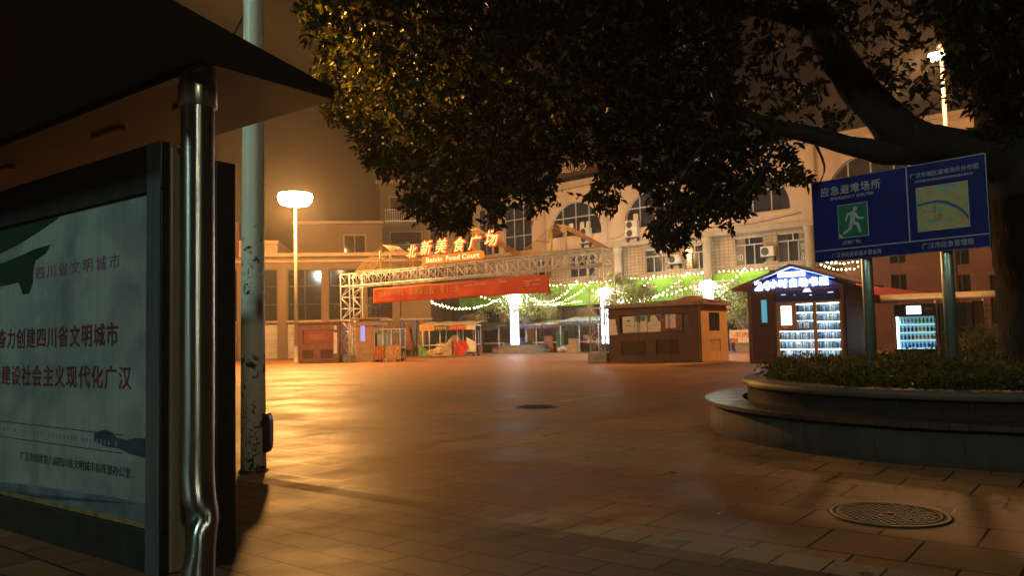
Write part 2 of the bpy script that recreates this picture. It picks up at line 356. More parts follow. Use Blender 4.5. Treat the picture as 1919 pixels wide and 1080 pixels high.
# local x runs to the right along the shelter (right end of the box = 0), -y faces the road
roofX = .57
pr = [(.62, 2.35), (.62, 2.41), (-.1, 2.55), (-.86, 2.71), (-.86, 2.645), (-.10, 2.35)]
k = MB()
n_ = len(pr)
k.add([(x, y, z) for x in (-4.2, roofX) for y, z in pr], [list(range(n_)), [n_+i for i in range(n_)][::-1]]+[[i, (i+1) % n_, n_+(i+1) % n_, n_+i] for i in range(n_)])
k.build('canopy', M('dark canopy sheet', (.032, .027, .025), .42, .4, .25, 2, dirt=.4), sh)
MB().box(-4.2, roofX-.02, -.13, -.09, 2.325, 2.349).build('gutter', dark_frame, sh)
for x0, x1 in ((-1.05, -.72), (-.16, .1), (-2.6, -2.2)):
    MB().box(x0, x1, .15, .19, 2.333, 2.349).build('soffit_strip', M('soffit strip in orange lamplight', (.75, .36, .15), .5), sh)  # orange stands in for plaza lamplight on the soffit
# post with the dent near its foot
PX, PYl, PRad = .375, -.03, .074
k = MB(); seg = 40; zs = [i*.02 for i in range(0, 60)]+[1.2+i*.05 for i in range(23)]
cdir = math.atan2(-.80, .25)   # towards the camera in local axes
for z in zs:
    for j in range(seg):
        a = 2*math.pi*j/seg; d = math.cos(a-cdir); r = PRad
        r -= .048*math.exp(-((z-.335)/.045)**2)*max(0, d)**.8
        r -= .020*math.exp(-((z-.52)/.13)**2)*max(0, math.cos(a-cdir-.9))
        r -= .030*math.exp(-((z-.22)/.09)**2)*max(0, math.cos(a-cdir+.7))**2
        r += .008*math.exp(-((z-.33)/.06)**2)*max(0, -d+.4)
        cx_ = PX+.016*math.exp(-((z-.33)/.16)**2); k.v.append((cx_+r*math.cos(a), PYl+r*math.sin(a), z))
for i in range(len(zs)-1):
    for j in range(seg):
        k.f.append([i*seg+j, i*seg+(j+1) % seg, (i+1)*seg+(j+1) % seg, (i+1)*seg+j]); k.sm.append(True)
post = k.build('post', steel, sh)
MB().lathe([(.074, 2.20), (.086, 2.205), (.086, 2.30), (.080, 2.31), (.080, 2.349)], (PX, PYl), 36).build('collar', steel, post)
# light box
bx = thing('advertising_light_box', 'tall dark steel poster box standing on the paving under the canopy', 'light box', (SO.x, SO.y, 0), SA)
LBH = 2.12
k = MB(); x0 = -3.6
k.box(x0, 0, 0, .05, 0, .2).box(x0, 0, 0, .05, LBH-.24, LBH).box(-.13, 0, 0.002, .048, .2, LBH-.24)
k.build('frame', dark_frame, bx, .006)
MB().box(-.125, 0.0, -.003, -.0005, .0, LBH).build('corner_plate', M('steel with blue reflection', (.22, .30, .34), .28, .75, .2, 4, stretch=(5, 5, .3)), bx)  # blue tint painted in for the reflection on this frame edge
k = MB().box(x0, -.1, .055, .36, .05, LBH-.04).build('housing', M('box housing', (.06, .06, .05), .5, .5), bx)
MB().box(-.098, .004, .30, .42, 0, LBH-.05).build('back_post', dark_frame, bx, .008)
MB().box(-.098, .004, .052, .17, 0, LBH-.02).build('side_post', M('brushed steel in olive light', (.36, .35, .24), .4, .35, .2, 4, stretch=(6, 6, .3)), bx, .008)  # olive tone painted in for the light on the box side
MB().box(-.098, -.03, .172, .298, 0, LBH-.03).build('side_panel', black, bx)
for z in (.66, .86): MB().lathe([(.012, 0), (.012, .01), (.0, .012)], seg=10).build('screw', steel, bx).matrix_local = Matrix.Translation((.004, .27, z))@Matrix.Rotation(R(90), 4, 'Y')
def poster_mat():
    mt, n, b = nt('weathered blue green poster'); L = n.links.new; N = n.nodes.new
    tc = N('ShaderNodeTexCoord'); mp = N('ShaderNodeMapping'); mp.inputs['Scale'].default_value = (1, 1, 1); L(tc.outputs['Object'], mp.inputs[0])
    nz = N('ShaderNodeTexNoise'); nz.inputs['Scale'].default_value = 2.2; nz.inputs['Detail'].default_value = 8; nz.inputs['Distortion'].default_value = 1.2; L(mp.outputs[0], nz.inputs[0])
    mp2 = N('ShaderNodeMapping'); mp2.inputs['Scale'].default_value = (38, 1, .6); L(tc.outputs['Object'], mp2.inputs[0])
    ns = N('ShaderNodeTexNoise'); ns.inputs['Scale'].default_value = 1.5; ns.inputs['Detail'].default_value = 3; L(mp2.outputs[0], ns.inputs[0])
    rp = N('ShaderNodeValToRGB'); e = rp.color_ramp.elements
    e[0].position = .30; e[0].color = (.14, .195, .21, 1); e[1].position = .62; e[1].color = (.29, .37, .37, 1); L(nz.outputs[0], rp.inputs[0])
    mm = N('ShaderNodeMix'); mm.data_type = 'RGBA'; mm.blend_type = 'MULTIPLY'; mm.inputs[0].default_value = .5; L(rp.outputs[0], mm.inputs[6])
    r2 = N('ShaderNodeMapRange'); r2.inputs[1].default_value = .3; r2.inputs[2].default_value = .7; r2.inputs[3].default_value = .6; L(ns.outputs[0], r2.inputs[0]); L(r2.outputs[0], mm.inputs[7])
    L(mm.outputs[2], b.inputs['Base Color']); b.inputs['Roughness'].default_value = .35; b.inputs['Coat Weight'].default_value = .4; b.inputs['Coat Roughness'].default_value = .08
    return mt
po = MB().box(x0+.1, -.134, .020, .03, .205, LBH-.245).build('poster', poster_mat(), bx)
def ptext(txt, cx, cy, x1, x2, hpx, mat, name='lettering', **kw):
    """lettering on the poster between photo columns x1..x2 on the row cy"""
    s1, z1 = SP(x1, cy[0]); s2, z2 = SP(x2, cy[1]); zz = SP(x2, cy[1]+hpx)[1]
    h = abs(z2-zz)
    o = text_mb(txt, h*1.12, .0006, width=abs(s2-s1), **kw).build(name, mat, po); o.location = ((s1+s2)/2, .0185, (z1+z2)/2); return o
ptext('四川省文明城市', 0, (510, 490), 62, 218, 27, gap=1.4, mat= M('faded purple print', (.16, .06, .11), .6))
ptext('奋力创建四川省文明城市', 0, (640, 622), -10, 214, 42, crimson, bold=.0015, gap=1.16)
ptext('加快建设社会主义现代化广汉', 0, (705, 706), -38, 239, 43, crimson, bold=.0015, gap=1.16)
ptext('广汉市创建第六届四川省文明城市指挥部办公室', 0, (857, 886), 32, 238, 19, ink)
def on_poster(pts, name, mat, y=.0185):
    return MB().prism([SP(*p) for p in pts], y, y+.001).build(name, mat, po)
green_p = M('dark green print', (.004, .03, .012), .5)
on_poster([(-60, 424), (0, 420), (40, 405), (75, 402), (118, 392), (98, 412), (60, 438), (25, 460), (0, 472), (-60, 498)], 'printed_ribbon', green_p)
on_poster([(-60, 508), (0, 492), (30, 480), (60, 466), (88, 458), (80, 474), (60, 488), (56, 505), (55, 530), (48, 550), (36, 552), (31, 535), (28, 529), (10, 534), (-60, 545)], 'printed_ribbon', green_p)
lake = M('slate blue print', (.03, .05, .075), .55, 0, .3, 6)
on_poster([(272, 824), (250, 822), (232, 826), (212, 822), (205, 812), (190, 806), (170, 812), (168, 826), (190, 838), (215, 842), (235, 852), (272, 862)], 'printed_hill', lake)
on_poster([(-60, 930), (0, 905), (60, 912), (140, 925), (200, 932), (269, 948), (269, 986), (0, 924), (-60, 915)], 'printed_hill', M('pale blue print', (.09, .14, .17), .55, 0, .4, 6), .0188)
for a, b_ in (((-40, 787), (224, 818)), ((-40, 815), (222, 852))):
    (s1, z1), (s2, z2) = SP(*a), SP(*b_)
    MB().add([(s1, .0182, z1), (s2, .0182, z2), (s2, .0182, z2+.004), (s1, .0182, z1+.004)], [(0, 1, 2, 3)]).build('printed_line', ink, po)
k = MB()
for i in range(34):
    px = -20+i*7; 
    if i % 9 in (5,): continue
    s1, z1 = SP(px, 805+px*.135); k.box(s1-.008, s1+.008, .0182, .0192, z1-.012, z1+.012)
tag(k.build('small_print', M('faint print', (.16, .21, .23), .6), po), kind='stuff')
MB().prism([SP(0, 404), SP(268, 340), SP(268, 352), SP(200, 364), SP(120, 388), SP(60, 404), SP(0, 418)], .0155, .017).build('torn_edge', M('rotten poster edge', (.05, .035, .025), .9, 0, .5, 20), bx)
MB().box(x0+.1, -.134, .012, .016, .205, .232).build('bottom_seal', M('yellowed seal', (.16, .13, .05), .6, 0, .5, 12), bx)

gp = G(475, 884)
gpole = thing('utility_pole', 'pale green steel pole with peeled stickers behind the bus shelter', 'pole', (gp.x, gp.y, 0), 0)
def pole_mat():
    mt, n, b = nt('peeling green paint'); L = n.links.new; N = n.nodes.new
    tc = N('ShaderNodeTexCoord'); sp = N('ShaderNodeSeparateXYZ'); L(tc.outputs['Object'], sp.inputs[0])
    nz = N('ShaderNodeTexNoise'); nz.inputs['Scale'].default_value = 14; nz.inputs['Detail'].default_value = 8; nz.inputs['Roughness'].default_value = .75; nz.inputs['Distortion'].default_value = .6; L(tc.outputs['Object'], nz.inputs[0])
    rz_ = N('ShaderNodeValToRGB'); e = rz_.color_ramp.elements; e[0].position = .0; e[0].color = (.17, .17, .17, 1); e[1].position = 1; e[1].color = (0, 0, 0, 1)
    el = rz_.color_ramp.elements
    for p, c in ((.10, .13), (.125, .10), (.18, .11), (.21, .20), (.235, .02), (.27, .03), (.33, .12), (.40, .13), (.50, .05), (.55, .0)):
        q = el.new(p); q.color = (c, c, c, 1)
    dv = N('ShaderNodeMath'); dv.operation = 'DIVIDE'; dv.inputs[1].default_value = 4.6; L(sp.outputs[2], dv.inputs[0]); L(dv.outputs[0], rz_.inputs[0])
    ad = N('ShaderNodeMath'); ad.operation = 'ADD'; L(nz.outputs[0], ad.inputs[0]); L(rz_.outputs[0], ad.inputs[1])
    st = N('ShaderNodeMapRange'); st.inputs[1].default_value = .67; st.inputs[2].default_value = .71; L(ad.outputs[0], st.inputs[0])
    mx = N('ShaderNodeMix'); mx.data_type = 'RGBA'; mx.inputs[6].default_value = (.72, .80, .68, 1); mx.inputs[7].default_value = (.025, .028, .025, 1); L(st.outputs[0], mx.inputs[0])
    L(mx.outputs[2], b.inputs['Base Color']); b.inputs['Roughness'].default_value = .4
    return mt
MB().path([(0, 0, 0), (0, 0, 1.5), (.015, 0, 4.2), (.03, 0, 8)], [.108, .1, .086, .072], 28).build('pole', pole_mat(), gpole)
MB().lathe([(.125, 0), (.125, .012), (.11, .02)], seg=28).build('base_plate', dark_frame, gpole)
k = MB()
hpp = [(.10+.03*math.cos(a), math.sin(a)) for a in [math.pi*2*i/20 for i in range(20)]]
k.prism([(.105+.055*(abs(math.cos(a))**.6)*(1 if math.cos(a) > 0 else -1), .33+.17*(abs(math.sin(a))**.5)*(1 if math.sin(a) > 0 else -1)) for a in [math.pi*2*i/28 for i in range(28)]], -.05, .06)
k.build('cable_cover', black, gpole, .01)

# ---------------------------------------------------------------- main building
BO, BA = (10.43, 52.5), -41
bd = thing('shop_building', 'long cream three storey building with arched windows along the top', 'building', (BO[0], BO[1], 0), BA)
def arch(c, r, z, n=18, drop=.2):
    return [(c-r, z-drop)]+[(c-r*math.cos(math.pi*i/n), z+r*math.sin(math.pi*i/n)) for i in range(n+1)]+[(c+r, z-drop)]
AC = [(-7.65, 2.35), (-1.0, 2.4), (5.9, 2.4), (12.9, 2.45), (19.8, 2.45)]
rect = lambda a, b, c, d: [(a, c), (b, c), (b, d), (a, d)]
big_w = [(-23.2, -20.9), (-20.3, -18.0), (-17.35, -15.1), (-14.55, -11.7)]
holes_ = [arch(c, r, 8.6) for c, r in AC]+[rect(a, b, 7.75, 11.55) for a, b in big_w]
k = MB().holes(rect(-24.6, 26, 7.4, 12.2), holes_, 0, .35)
k.box(-24.6, 26, .36, 9, 7.4, 12.2)
k.build('upper_wall', cream, bd)
MB().box(-24.8, 26.1, -.18, 9, 12.203, 12.45).box(-24.7, 26, -.08, .3, 11.98, 12.2).box(-24.6, 26, -.06, .0, 7.4, 7.62).build('cornice', cream2, bd)
k = MB()
for c, r in AC:
    for x in (c-r*.5, c, c+r*.5): k.box(x-.035, x+.035, .20, .24, 8.42, 8.6+math.sqrt(max(0, r*r-(x-c)**2))-.02)
    k.box(c-r*.86, c+r*.86, .19, .25, 9.78, 9.86); k.box(c-r, c+r, .19, .25, 8.41, 8.48)
    for q in range(18):
        a0, a1 = math.pi*q/18, math.pi*(q+1)/18; rr = r-.04
        k.tube((c-rr*math.cos(a0), .22, 8.6+rr*math.sin(a0)), (c-rr*math.cos(a1), .22, 8.6+rr*math.sin(a1)), .03, seg=4)
    o = k.build('arched_window', white_f, bd); k = MB()
    MB().prism(arch(c, r, 8.6), .27, .30).build('pane', glass_b, o)
for a, b_ in big_w:
    k = MB()
    for i in range(4): x = a+(b_-a)*i/3; k.box(x-.03, x+.03, .2, .24, 7.75, 11.55)
    for z in (7.8, 9.0, 10.3, 11.5): k.box(a, b_, .19, .25, z-.03, z+.03)
    o = k.build('window', white_f, bd); MB().box(a, b_, .27, .3, 7.75, 11.55).build('pane', glass_b, o)
# middle storey, set back, with tiles
W2 = [(-8.9, -6.6, 5.45, 7.1), (-2.34, -.42, 5.32, 6.95), (.62, 2.22, 5.32, 6.95), (4.29, 6.15, 5.3, 7.1), (7.07, 8.95, 5.3, 7.1), (-12.6, -10.6, 5.5, 7.0)]
MB().holes(rect(-24.6, 11.4, 4.9, 7.397), [rect(a, b, c, d) for a, b, c, d in W2], .9, .25).box(-24.6, 11.4, 1.2, 9, 4.9, 7.39).build('middle_wall', tile2, bd)
for a, b_, c, d in W2:
    k = MB(); w = (b_-a)/3
    for i in range(4): x = a+w*i; k.box(x-.03, x+.03, .98, 1.03, c, d-.5)
    k.box((a+b_)/2-.03, (a+b_)/2+.03, .98, 1.03, d-.46, d)
    for z in (c+.03, d-.48, d-.02): k.box(a, b_, .97, 1.04, z-.035, z+.035)
    o = k.build('window', white_f, bd); [MB().box(a+w*i+.001, a+w*(i+1)-.001, 1.07, 1.1, c, d).build('pane', pane(), o) for i in range(3)]
for txt, x, z in (('巨', -.62, 6.15), ('口', -.62, 5.6), ('诺', .9, 5.85), ('切', 4.55, 5.85), ('饰', 8.65, 6.2), ('品', 8.65, 5.6)):
    text('window_lettering', txt, .45, grey_t, bd, x, .965, z)
MB().box(-24.6, 11.4, .0, .9, 7.3, 7.396).build('slab_edge', cream2, bd)
for x in (-4.2, 2.6, 9.23):
    MB().lathe([(.27, 0), (.27, 7.0), (.34, 7.05), (.34, 7.29)], (x, .35), 20).build('column', cream2, bd)
for x in (-10.35, -4.75, 2.05, 9.9):
    MB().tube((x, -.09, 7.63), (x, -.09, 11.9), .05, seg=8).build('downpipe', cream2, bd)
# ground floor
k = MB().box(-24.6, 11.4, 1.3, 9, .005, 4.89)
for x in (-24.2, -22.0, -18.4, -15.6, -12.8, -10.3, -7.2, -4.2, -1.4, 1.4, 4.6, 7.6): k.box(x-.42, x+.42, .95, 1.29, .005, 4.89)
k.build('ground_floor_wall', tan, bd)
for a, b_ in ((-21.5, -18.9), (-17.9, -16.1), (-15.1, -13.3), (-12.3, -10.8), (-9.8, -7.7), (-6.7, -4.7), (-3.7, -1.9), (-.9, .9), (1.9, 4.1), (5.1, 7.1)):
    k = MB()
    for i in range(3): x = a+(b_-a)*i/2; k.box(x-.03, x+.03, 1.18, 1.24, .9, 3.3)
    for z in (.9, 2.3, 3.3): k.box(a, b_, 1.17, 1.245, z-.03, z+.03)
    o = k.build('shop_window', dark_frame, bd); MB().box(a, b_, 1.25, 1.29, .9, 3.3).build('pane', pane(), o)
# green fascia with cut-out characters
fs = thing('shop_fascia', 'long green shop fascia with pale raised characters under the middle windows', 'shop sign', (BO[0], BO[1], 0), BA)
green_f = M('green fascia panel', (.16, .42, .02), .5, 0, .25, 1.5)
MB().box(-10.4, 6.6, .55, .9, 3.38, 4.88).build('fascia_panel', green_f, fs)
for ch, x in zip('生活超市', (-1.64, .25, 1.82, 3.6)): text('character', ch, 1.15, M('pale acrylic letter', (.62, .58, .48), .5), fs, x, .46, 4.1, ext=.05)
fs2 = MB().box(-20.2, -11.3, .56, .9, 3.5, 4.5).build('shop_fascia', green_f); fs2.location = (BO[0], BO[1], 0); fs2.rotation_euler.z = R(BA)
tag(fs2, 'shorter plain green fascia panel partly hidden behind the orange banner', 'shop sign')
# end pavilion
pv = thing('corner_pavilion', 'tan corner pavilion with a flat cornice behind the left end of the truss gate', 'building', (BO[0], BO[1], 0), BA)
MB().box(-30.5, -24.65, -1.0, 8, .005, 9.3).build('wall', tan, pv)
MB().box(-30.8, -24.5, -1.3, 8.2, 9.303, 9.55).box(-30.65, -24.6, -1.12, 8.1, 8.9, 9.05).build('cornice', cream2, pv)
for a in (-30.0, -27.4): 
    o = MB().box(a, a+1.5, -1.06, -.99, 1.2, 4.2).build('window', dark_frame, pv); MB().box(a+.08, a+1.42, -1.075, -1.062, 1.28, 4.12).build('pane', glass, o)
k = MB()
for x in (-30.3, -28.0, -25.2): k.box(x-.3, x+.3, -1.2, -1.005, .01, 8.88)
k.build('pilaster', cream2, pv)
# roof sign
rs = thing('rooftop_sign', 'dim red rooftop board with pale characters half hidden by leaves', 'sign', (BO[0], BO[1], 0), BA)
MB().box(-12, -2.5, 1.0, 1.12, 13.1, 15.4).build('board', M('dark red board', (.05, .008, .008), .6), rs)
for i in range(7): MB().box(-11.8+i*1.5, -11.7+i*1.5, 1.15, 1.25, 12.46, 15.2).build('support', dark_frame, rs)
for ch, x in zip('道南宁乡', (-9.0, -8.1, -7.2, -5.2)): text('character', ch, .95, white_t, rs, x, .97, 13.85, ext=.02)
# red wing on the right
rw = thing('red_tiled_wing', 'red brown tiled wing of the plaza behind the vending machine', 'building', (BO[0], BO[1], 0), BA)
RWW = [(13.85, 14.63, 3.12, 4.05), (13.85, 14.63, 4.62, 5.25), (16.8, 17.65, 2.84, 3.8), (16.8, 17.65, 4.3, 5.1), (18.5, 20.2, .05, 3.7), (12.0, 12.9, .9, 1.8)]
MB().holes(rect(11.45, 26, .005, 7.38), [rect(*[q[i] for i in (0, 1, 2, 3)]) for q in RWW], -.5, .3).box(11.45, 26, -.18, 8, .005, 7.38).box(11.45, 26, -.62, -.505, 5.35, 5.6).build('wall', redwall, rw)
for a, b_, c, d in RWW:
    o = MB().box(a, b_, -.30, -.26, c, c+.06).box(a, b_, -.30, -.26, d-.06, d).box((a+b_)/2-.03, (a+b_)/2+.03, -.3, -.26, c+.06, d-.06).build('window', dark_frame, rw)
    MB().box(a, b_, -.24, -.2, c, d).build('pane', glass, o)
# air conditioners
def air_con(label, x, z, w, h, fans, y):
    t = thing('air_conditioner', label, 'air conditioner', (BO[0]+x*math.cos(R(BA))-y*math.sin(R(BA)), BO[1]+x*math.sin(R(BA))+y*math.cos(R(BA)), z), BA, 'air conditioners on the cream building')
    MB().box(-w/2, w/2, -.4, 0, -h/2, h/2).build('casing', M('ac casing', (.55, .5, .42), .5, dirt=.3), t, .02)
    for i in range(fans):
        zz = (i-(fans-1)/2)*h/fans; r = min(w, h/fans)*.40; xx = -w*.12 if fans > 1 else -w*.15
        o = MB().prism([(xx+r*math.cos(a), zz+r*math.sin(a)) for a in [2*math.pi*q/20 for q in range(20)]], -.41, -.402).build('fan_grille', black, t)
    MB().box(-w/2, w/2, -.45, 0, -h/2-.06, -h/2-.01).box(-w/2+.05, -w/2+.09, -.3, .02, -h/2-.3, -h/2-.06).box(w/2-.09, w/2-.05, -.3, .02, -h/2-.3, -h/2-.06).build('bracket', dark_frame, t)
air_con('tall twin fan unit beside the left arched window above the bamboo gable', -6.5, 8.3, .8, 1.1, 2, -.02)
air_con('tall twin fan unit below the second arched window', -2.6, 8.35, .95, 1.15, 2, -.02)
air_con('small single fan unit between two middle windows left of the white lit column', .08, 6.1, .8, .6, 1, .88)
air_con('small single fan unit between the two middle windows nearest the blue sign', 6.55, 6.05, .85, .62, 1, .88)
for pts in ([(-4.6, 7.9), (-3.9, 7.75), (-3.2, 8.2)], [(3, 7.9), (5, 7.5), (9, 8.1)], [(-24, 12.0), (-12, 11.75), (-4, 12.0)]):
    n = 14; k = MB()
    k.path([(pts[0][0]*(1-t)**2+2*pts[1][0]*t*(1-t)+pts[2][0]*t*t, -.13, pts[0][1]*(1-t)**2+2*pts[1][1]*t*(1-t)+pts[2][1]*t*t) for t in [i/n for i in range(n+1)]], .018, 5)
    k.build('wall_cable', black, bd)
for a, c in ((-8.9, 9.15), (-8.15, 9.15), (-7.15, 9.15), (-6.6, 9.15), (-2.6, 9.2)):
    MB().prism([(a-.2, c-.28), (a+.18, c-.3), (a+.2, c+.2), (a+.1, c+.27), (a-.17, c+.24)], .24, .262).build('taped_paper', paper, bd)

# ---------------------------------------------------------------- left low building and blocks behind
lo = thing('low_tan_building', 'low tan building with white roller shutters behind the lit lamp', 'building', (-14.6, 54.2, 0), 8)
MB().holes(rect(-14, 9.0, .005, 7.0), [rect(a, b, 2.65, 6.15) for a, b in ((-5.6, -3.9), (-3.6, -1.4), (-.72, 1.58), (2.05, 4.2), (4.6, 6.4))]+[rect(a, b, .1, 2.5) for a, b in ((-5.6, -3.9), (-3.6, -1.4), (-.72, 1.58), (2.05, 4.2))], 0, .3).box(-14, 9, .32, 9, .005, 7.0).build('wall', tan, lo)
MB().box(-14.2, 9.2, -.3, 9, 7.003, 7.25).box(-14.1, 9.1, -.15, -.002, 6.62, 6.78).box(-14.1, 9.1, -.1, -.002, 2.52, 2.63).build('cornice', cream2, lo)
for x in (-5.95, -3.75, -1.06, 1.8, 4.4, 6.6): MB().box(x-.26, x+.26, -.16, -.004, .01, 6.6).build('pilaster', tan, lo)
for a, b_ in ((-5.6, -3.9), (-3.6, -1.4), (-.72, 1.58), (2.05, 4.2), (4.6, 6.4)):
    k = MB()
    for z in (2.68, 3.75, 5.0, 6.12): k.box(a, b_, .14, .2, z-.035, z+.035)
    for x in (a+.03, (a+b_)/2, b_-.03): k.box(x-.03, x+.03, .13, .2, 2.65, 6.15)
    o = k.build('window', dark_frame, lo); MB().box(a, b_, .22, .25, 2.65, 6.15).build('pane', glass, o)
for a, b_ in ((-5.6, -3.9), (-3.6, -1.4), (-.72, 1.58), (2.05, 4.2)): MB().box(a, b_, .12, .16, .1, 2.5).build('roller_shutter', shut, lo)
MB().box(-14, -1.45, .5, 8, 7.26, 7.95).box(-14.1, -1.35, .3, 8, 7.953, 8.2).build('raised_parapet', cream2, lo)
ub = thing('apartment_block', 'small hazy apartment block with one pale window right of the lamp', 'building', (-14.6, 54.2, 0), 8)
MB().box(-.9, 5.6, 5.0, 12, 7.26, 10.0).build('wall', tan, ub); MB().box(-1, 5.7, 4.7, 12.2, 10.003, 10.2).build('roof_slab', cream2, ub)
o = MB().box(2.7, 4.4, 4.93, 4.99, 7.6, 9.2).build('window', cream2, ub); MB().box(2.8, 3.52, 4.90, 4.925, 7.7, 9.1).box(3.58, 4.3, 4.90, 4.925, 7.7, 9.1).build('pane', glass, o)
tb = thing('apartment_block', 'taller dim apartment block with barred balconies behind the gate', 'building', (-8, 68, 0), 4)
MB().box(-3.2, 12, 0, 10, .005, 14.6).build('wall', tan, tb); MB().box(-3.5, 12.3, -.4, 10.3, 14.603, 14.9).build('roof_slab', cream2, tb)
for i in range(3):
    for zf in (8.2, 11.2):
        o = MB().box(-2.4+i*4, .4+i*4, -.05, -.004, zf+.9, zf+2.3).build('window', cream2, tb); MB().box(-2.3+i*4, .3+i*4, -.07, -.052, zf+1, zf+2.2).build('pane', glass, o)
        k = MB().box(-2.7+i*4, .7+i*4, -1.0, -.006, zf, zf+.12)
        for q in range(18): k.box(-2.65+i*4+q*.19, -2.62+i*4+q*.19, -.98, -.95, zf+.12, zf+1.0)
        k.box(-2.7+i*4, .7+i*4, -1.0, -.93, zf+1.0, zf+1.06); k.build('balcony', galv, tb)
fb = MB().box(-.9, .9, -.3, .3, .02, .55).build('flower_box', M('red planter box', (.35, .05, .03), .6)); fb.location = (-18.6, 54.2, 0)
k = MB()
for i in range(500):
    x, y, z = random.uniform(-.85, .85), random.uniform(-.25, .25), .55+random.random()*.22; a = random.random()*6
    k.add([(x, y, z), (x+.05*math.cos(a), y+.05*math.sin(a), z+.03), (x+.02, y, z+.06)], [(0, 1, 2)])
tag(fb, 'red planter box with clipped yellow green plants by the left shutters', 'planter'); k.build('hedge', leaf_pale, fb)
sb = MB().box(-.35, .35, -.12, .12, 0, 2.2).box(-.05, .05, .1, .6, .3, .4).box(-.05, .05, .1, .6, 1.8, 1.9).build('blade_sign', M('dark red sign box', (.05, .012, .012), .5)); sb.location = PY(436, 482, 50); tag(sb, 'dark blade sign hanging left of the green pole', 'sign')

# ---------------------------------------------------------------- truss gate
TO, TA = (-9.29, 43.04), -37
tg = thing('truss_gate', 'wide steel lattice truss gate spanning the plaza with bamboo gables on top', 'gate', (TO[0], TO[1], 0), TA)
TW, TD = .72, .9
def tower(x0):
    k = MB(); r = .03
    for x in (x0, x0+TW):
        for y in (0, TD): k.tube((x, y, .36), (x, y, 4.75), r)
    zs_ = [.42+i*.62 for i in range(7)]
    for i, z in enumerate(zs_):
        for a, b_ in (((x0, 0), (x0+TW, 0)), ((x0, TD), (x0+TW, TD)), ((x0, 0), (x0, TD)), ((x0+TW, 0), (x0+TW, TD))):
            k.tube((*a, z), (*b_, z), .018)
            if i < 6:
                p, q = (a, b_) if i % 2 else (b_, a); k.tube((*p, z), (*q, z+.62), .015)
    return k.build('tower', galv, tg)
tower(0); tower(15.7)
for x in (-.1, 15.6): MB().box(x, x+.92, -.1, 1.0, .003, .37).build('ballast_block', concrete, tg, .02)
k = MB()
for z in (4.1, 4.75):
    for y in (0, TD): k.tube((-.02, y, z), (16.44, y, z), .032)
nb = 26
for i in range(nb+1):
    x = 16.42*i/nb
    for y in (0, TD): k.tube((x, y, 4.1), (x, y, 4.75), .024)
    for z in (4.1, 4.75): k.tube((x, 0, z), (x, TD, z), .015)
    if i < nb:
        xn = 16.42*(i+1)/nb
        for y in (0, TD): k.tube((x, y, 4.1), (xn, y, 4.75), .013); k.tube((x, y, 4.75), (xn, y, 4.1), .013)
        k.tube((x, 0, 4.1), (xn, TD, 4.1), .012)
k.build('beam', galv, tg)
for x0_, xa, x1_, za in ((1.2, 3.35, 5.55, 6.1), (6.0, 8.9, 11.9, 6.5), (12.1, 14.15, 16.25, 6.05)):
    k = MB()
    for i in range(6):
        y = -.05+i*.2
        for (a, za_), (b_, zb_) in (((x0_, 4.84), (xa, za)), ((x1_, 4.84), (xa, za))):
            k.tube((a, y, za_+random.uniform(-.01, .01)), (b_, y, zb_), .019, .015, 5)
    for t in (.1, .5, .9):
        for a in (x0_, x1_): xx = a+(xa-a)*t; zz = 4.84+(za-4.84)*t-.05; k.tube((xx, -.1, zz), (xx, 1.08, zz), .02, seg=5)
    k.tube((x0_, 0, 4.83), (x1_, 0, 4.83), .03, seg=5)
    gf = k.build('bamboo_gable', bamboo, tg)
    for x in (xa-.35, xa+.4): MB().tube((x, .1, 4.8), (x, .1, 4.84+(za-4.84)*.8), .045, seg=8).build('gable_post', yellow, gf)
ns = thing('neon_sign', 'red and yellow glowing calligraphy sign on posts above the truss beam', 'neon sign', (TO[0], TO[1], 0), TA)
neon_y = EM('neon tube yellow', (1, .62, .18), 1.5); neon_r = EM('neon red halo', (1, .045, .012), 1.4)
for ch, x, z, sc in zip('北新美食广场', (5.52, 6.5, 7.48, 8.68, 9.62, 10.62), (5.55, 5.66, 5.66, 5.63, 5.64, 5.75), (.66, .74, .76, .72, .72, .78)):
    o = text('character', ch, sc, neon_y, ns, x, -.16, z, ext=.01, shear=.25, bold=.008)
    text('character_back', ch, sc, neon_r, o, 0, .05, 0, ext=.01, shear=.25, bold=.06)
    MB().tube((x, -.08, 4.76), (x, -.08, z-.2), .022).build('post', yellow, ns)
ob = thing('lit_name_box', 'glowing orange rounded box sign below the neon calligraphy', 'sign', (TO[0], TO[1], 0), TA)
k = MB(); rr = .12; c_ = [(6.25+rr, 4.83+rr), (10.1-rr, 4.83+rr), (10.1-rr, 5.22-rr), (6.25+rr, 5.22-rr)]
poly = [(c_[q][0]+rr*math.cos(math.pi*(1+.5*q)+math.pi/2*i/5), c_[q][1]+rr*math.sin(math.pi*(1+.5*q)+math.pi/2*i/5)) for q in range(4) for i in range(6)]
k.prism(poly, -.2, -.05).build('box', EM('orange light box', (1, .24, .012), .75), ob)
ow = EM('warm white letters', (1, .85, .5), 1.1, False)
for w_, x, n in (('Beixin', 7.07, 1.05), ('Food', 8.28, .85), ('Court', 9.4, 1.05)): text('word', w_, .34, ow, ob, x, -.205, 5.02, ext=.004, width=n, bold=.006)
bn = thing('banner', 'long orange red cloth banner with faint yellow characters hung under the truss', 'banner', (TO[0], TO[1], 0), TA)
MB().sheet(lambda u, v: (2.6+11.1*u, -.06+.03*math.sin(u*40)*v+.02*math.sin(u*13+v*3), 3.85-.77*v+.012*math.sin(u*25)), 90, 8).build('cloth', orange_c, bn).modifiers.new('s', 'SOLIDIFY').thickness = .006
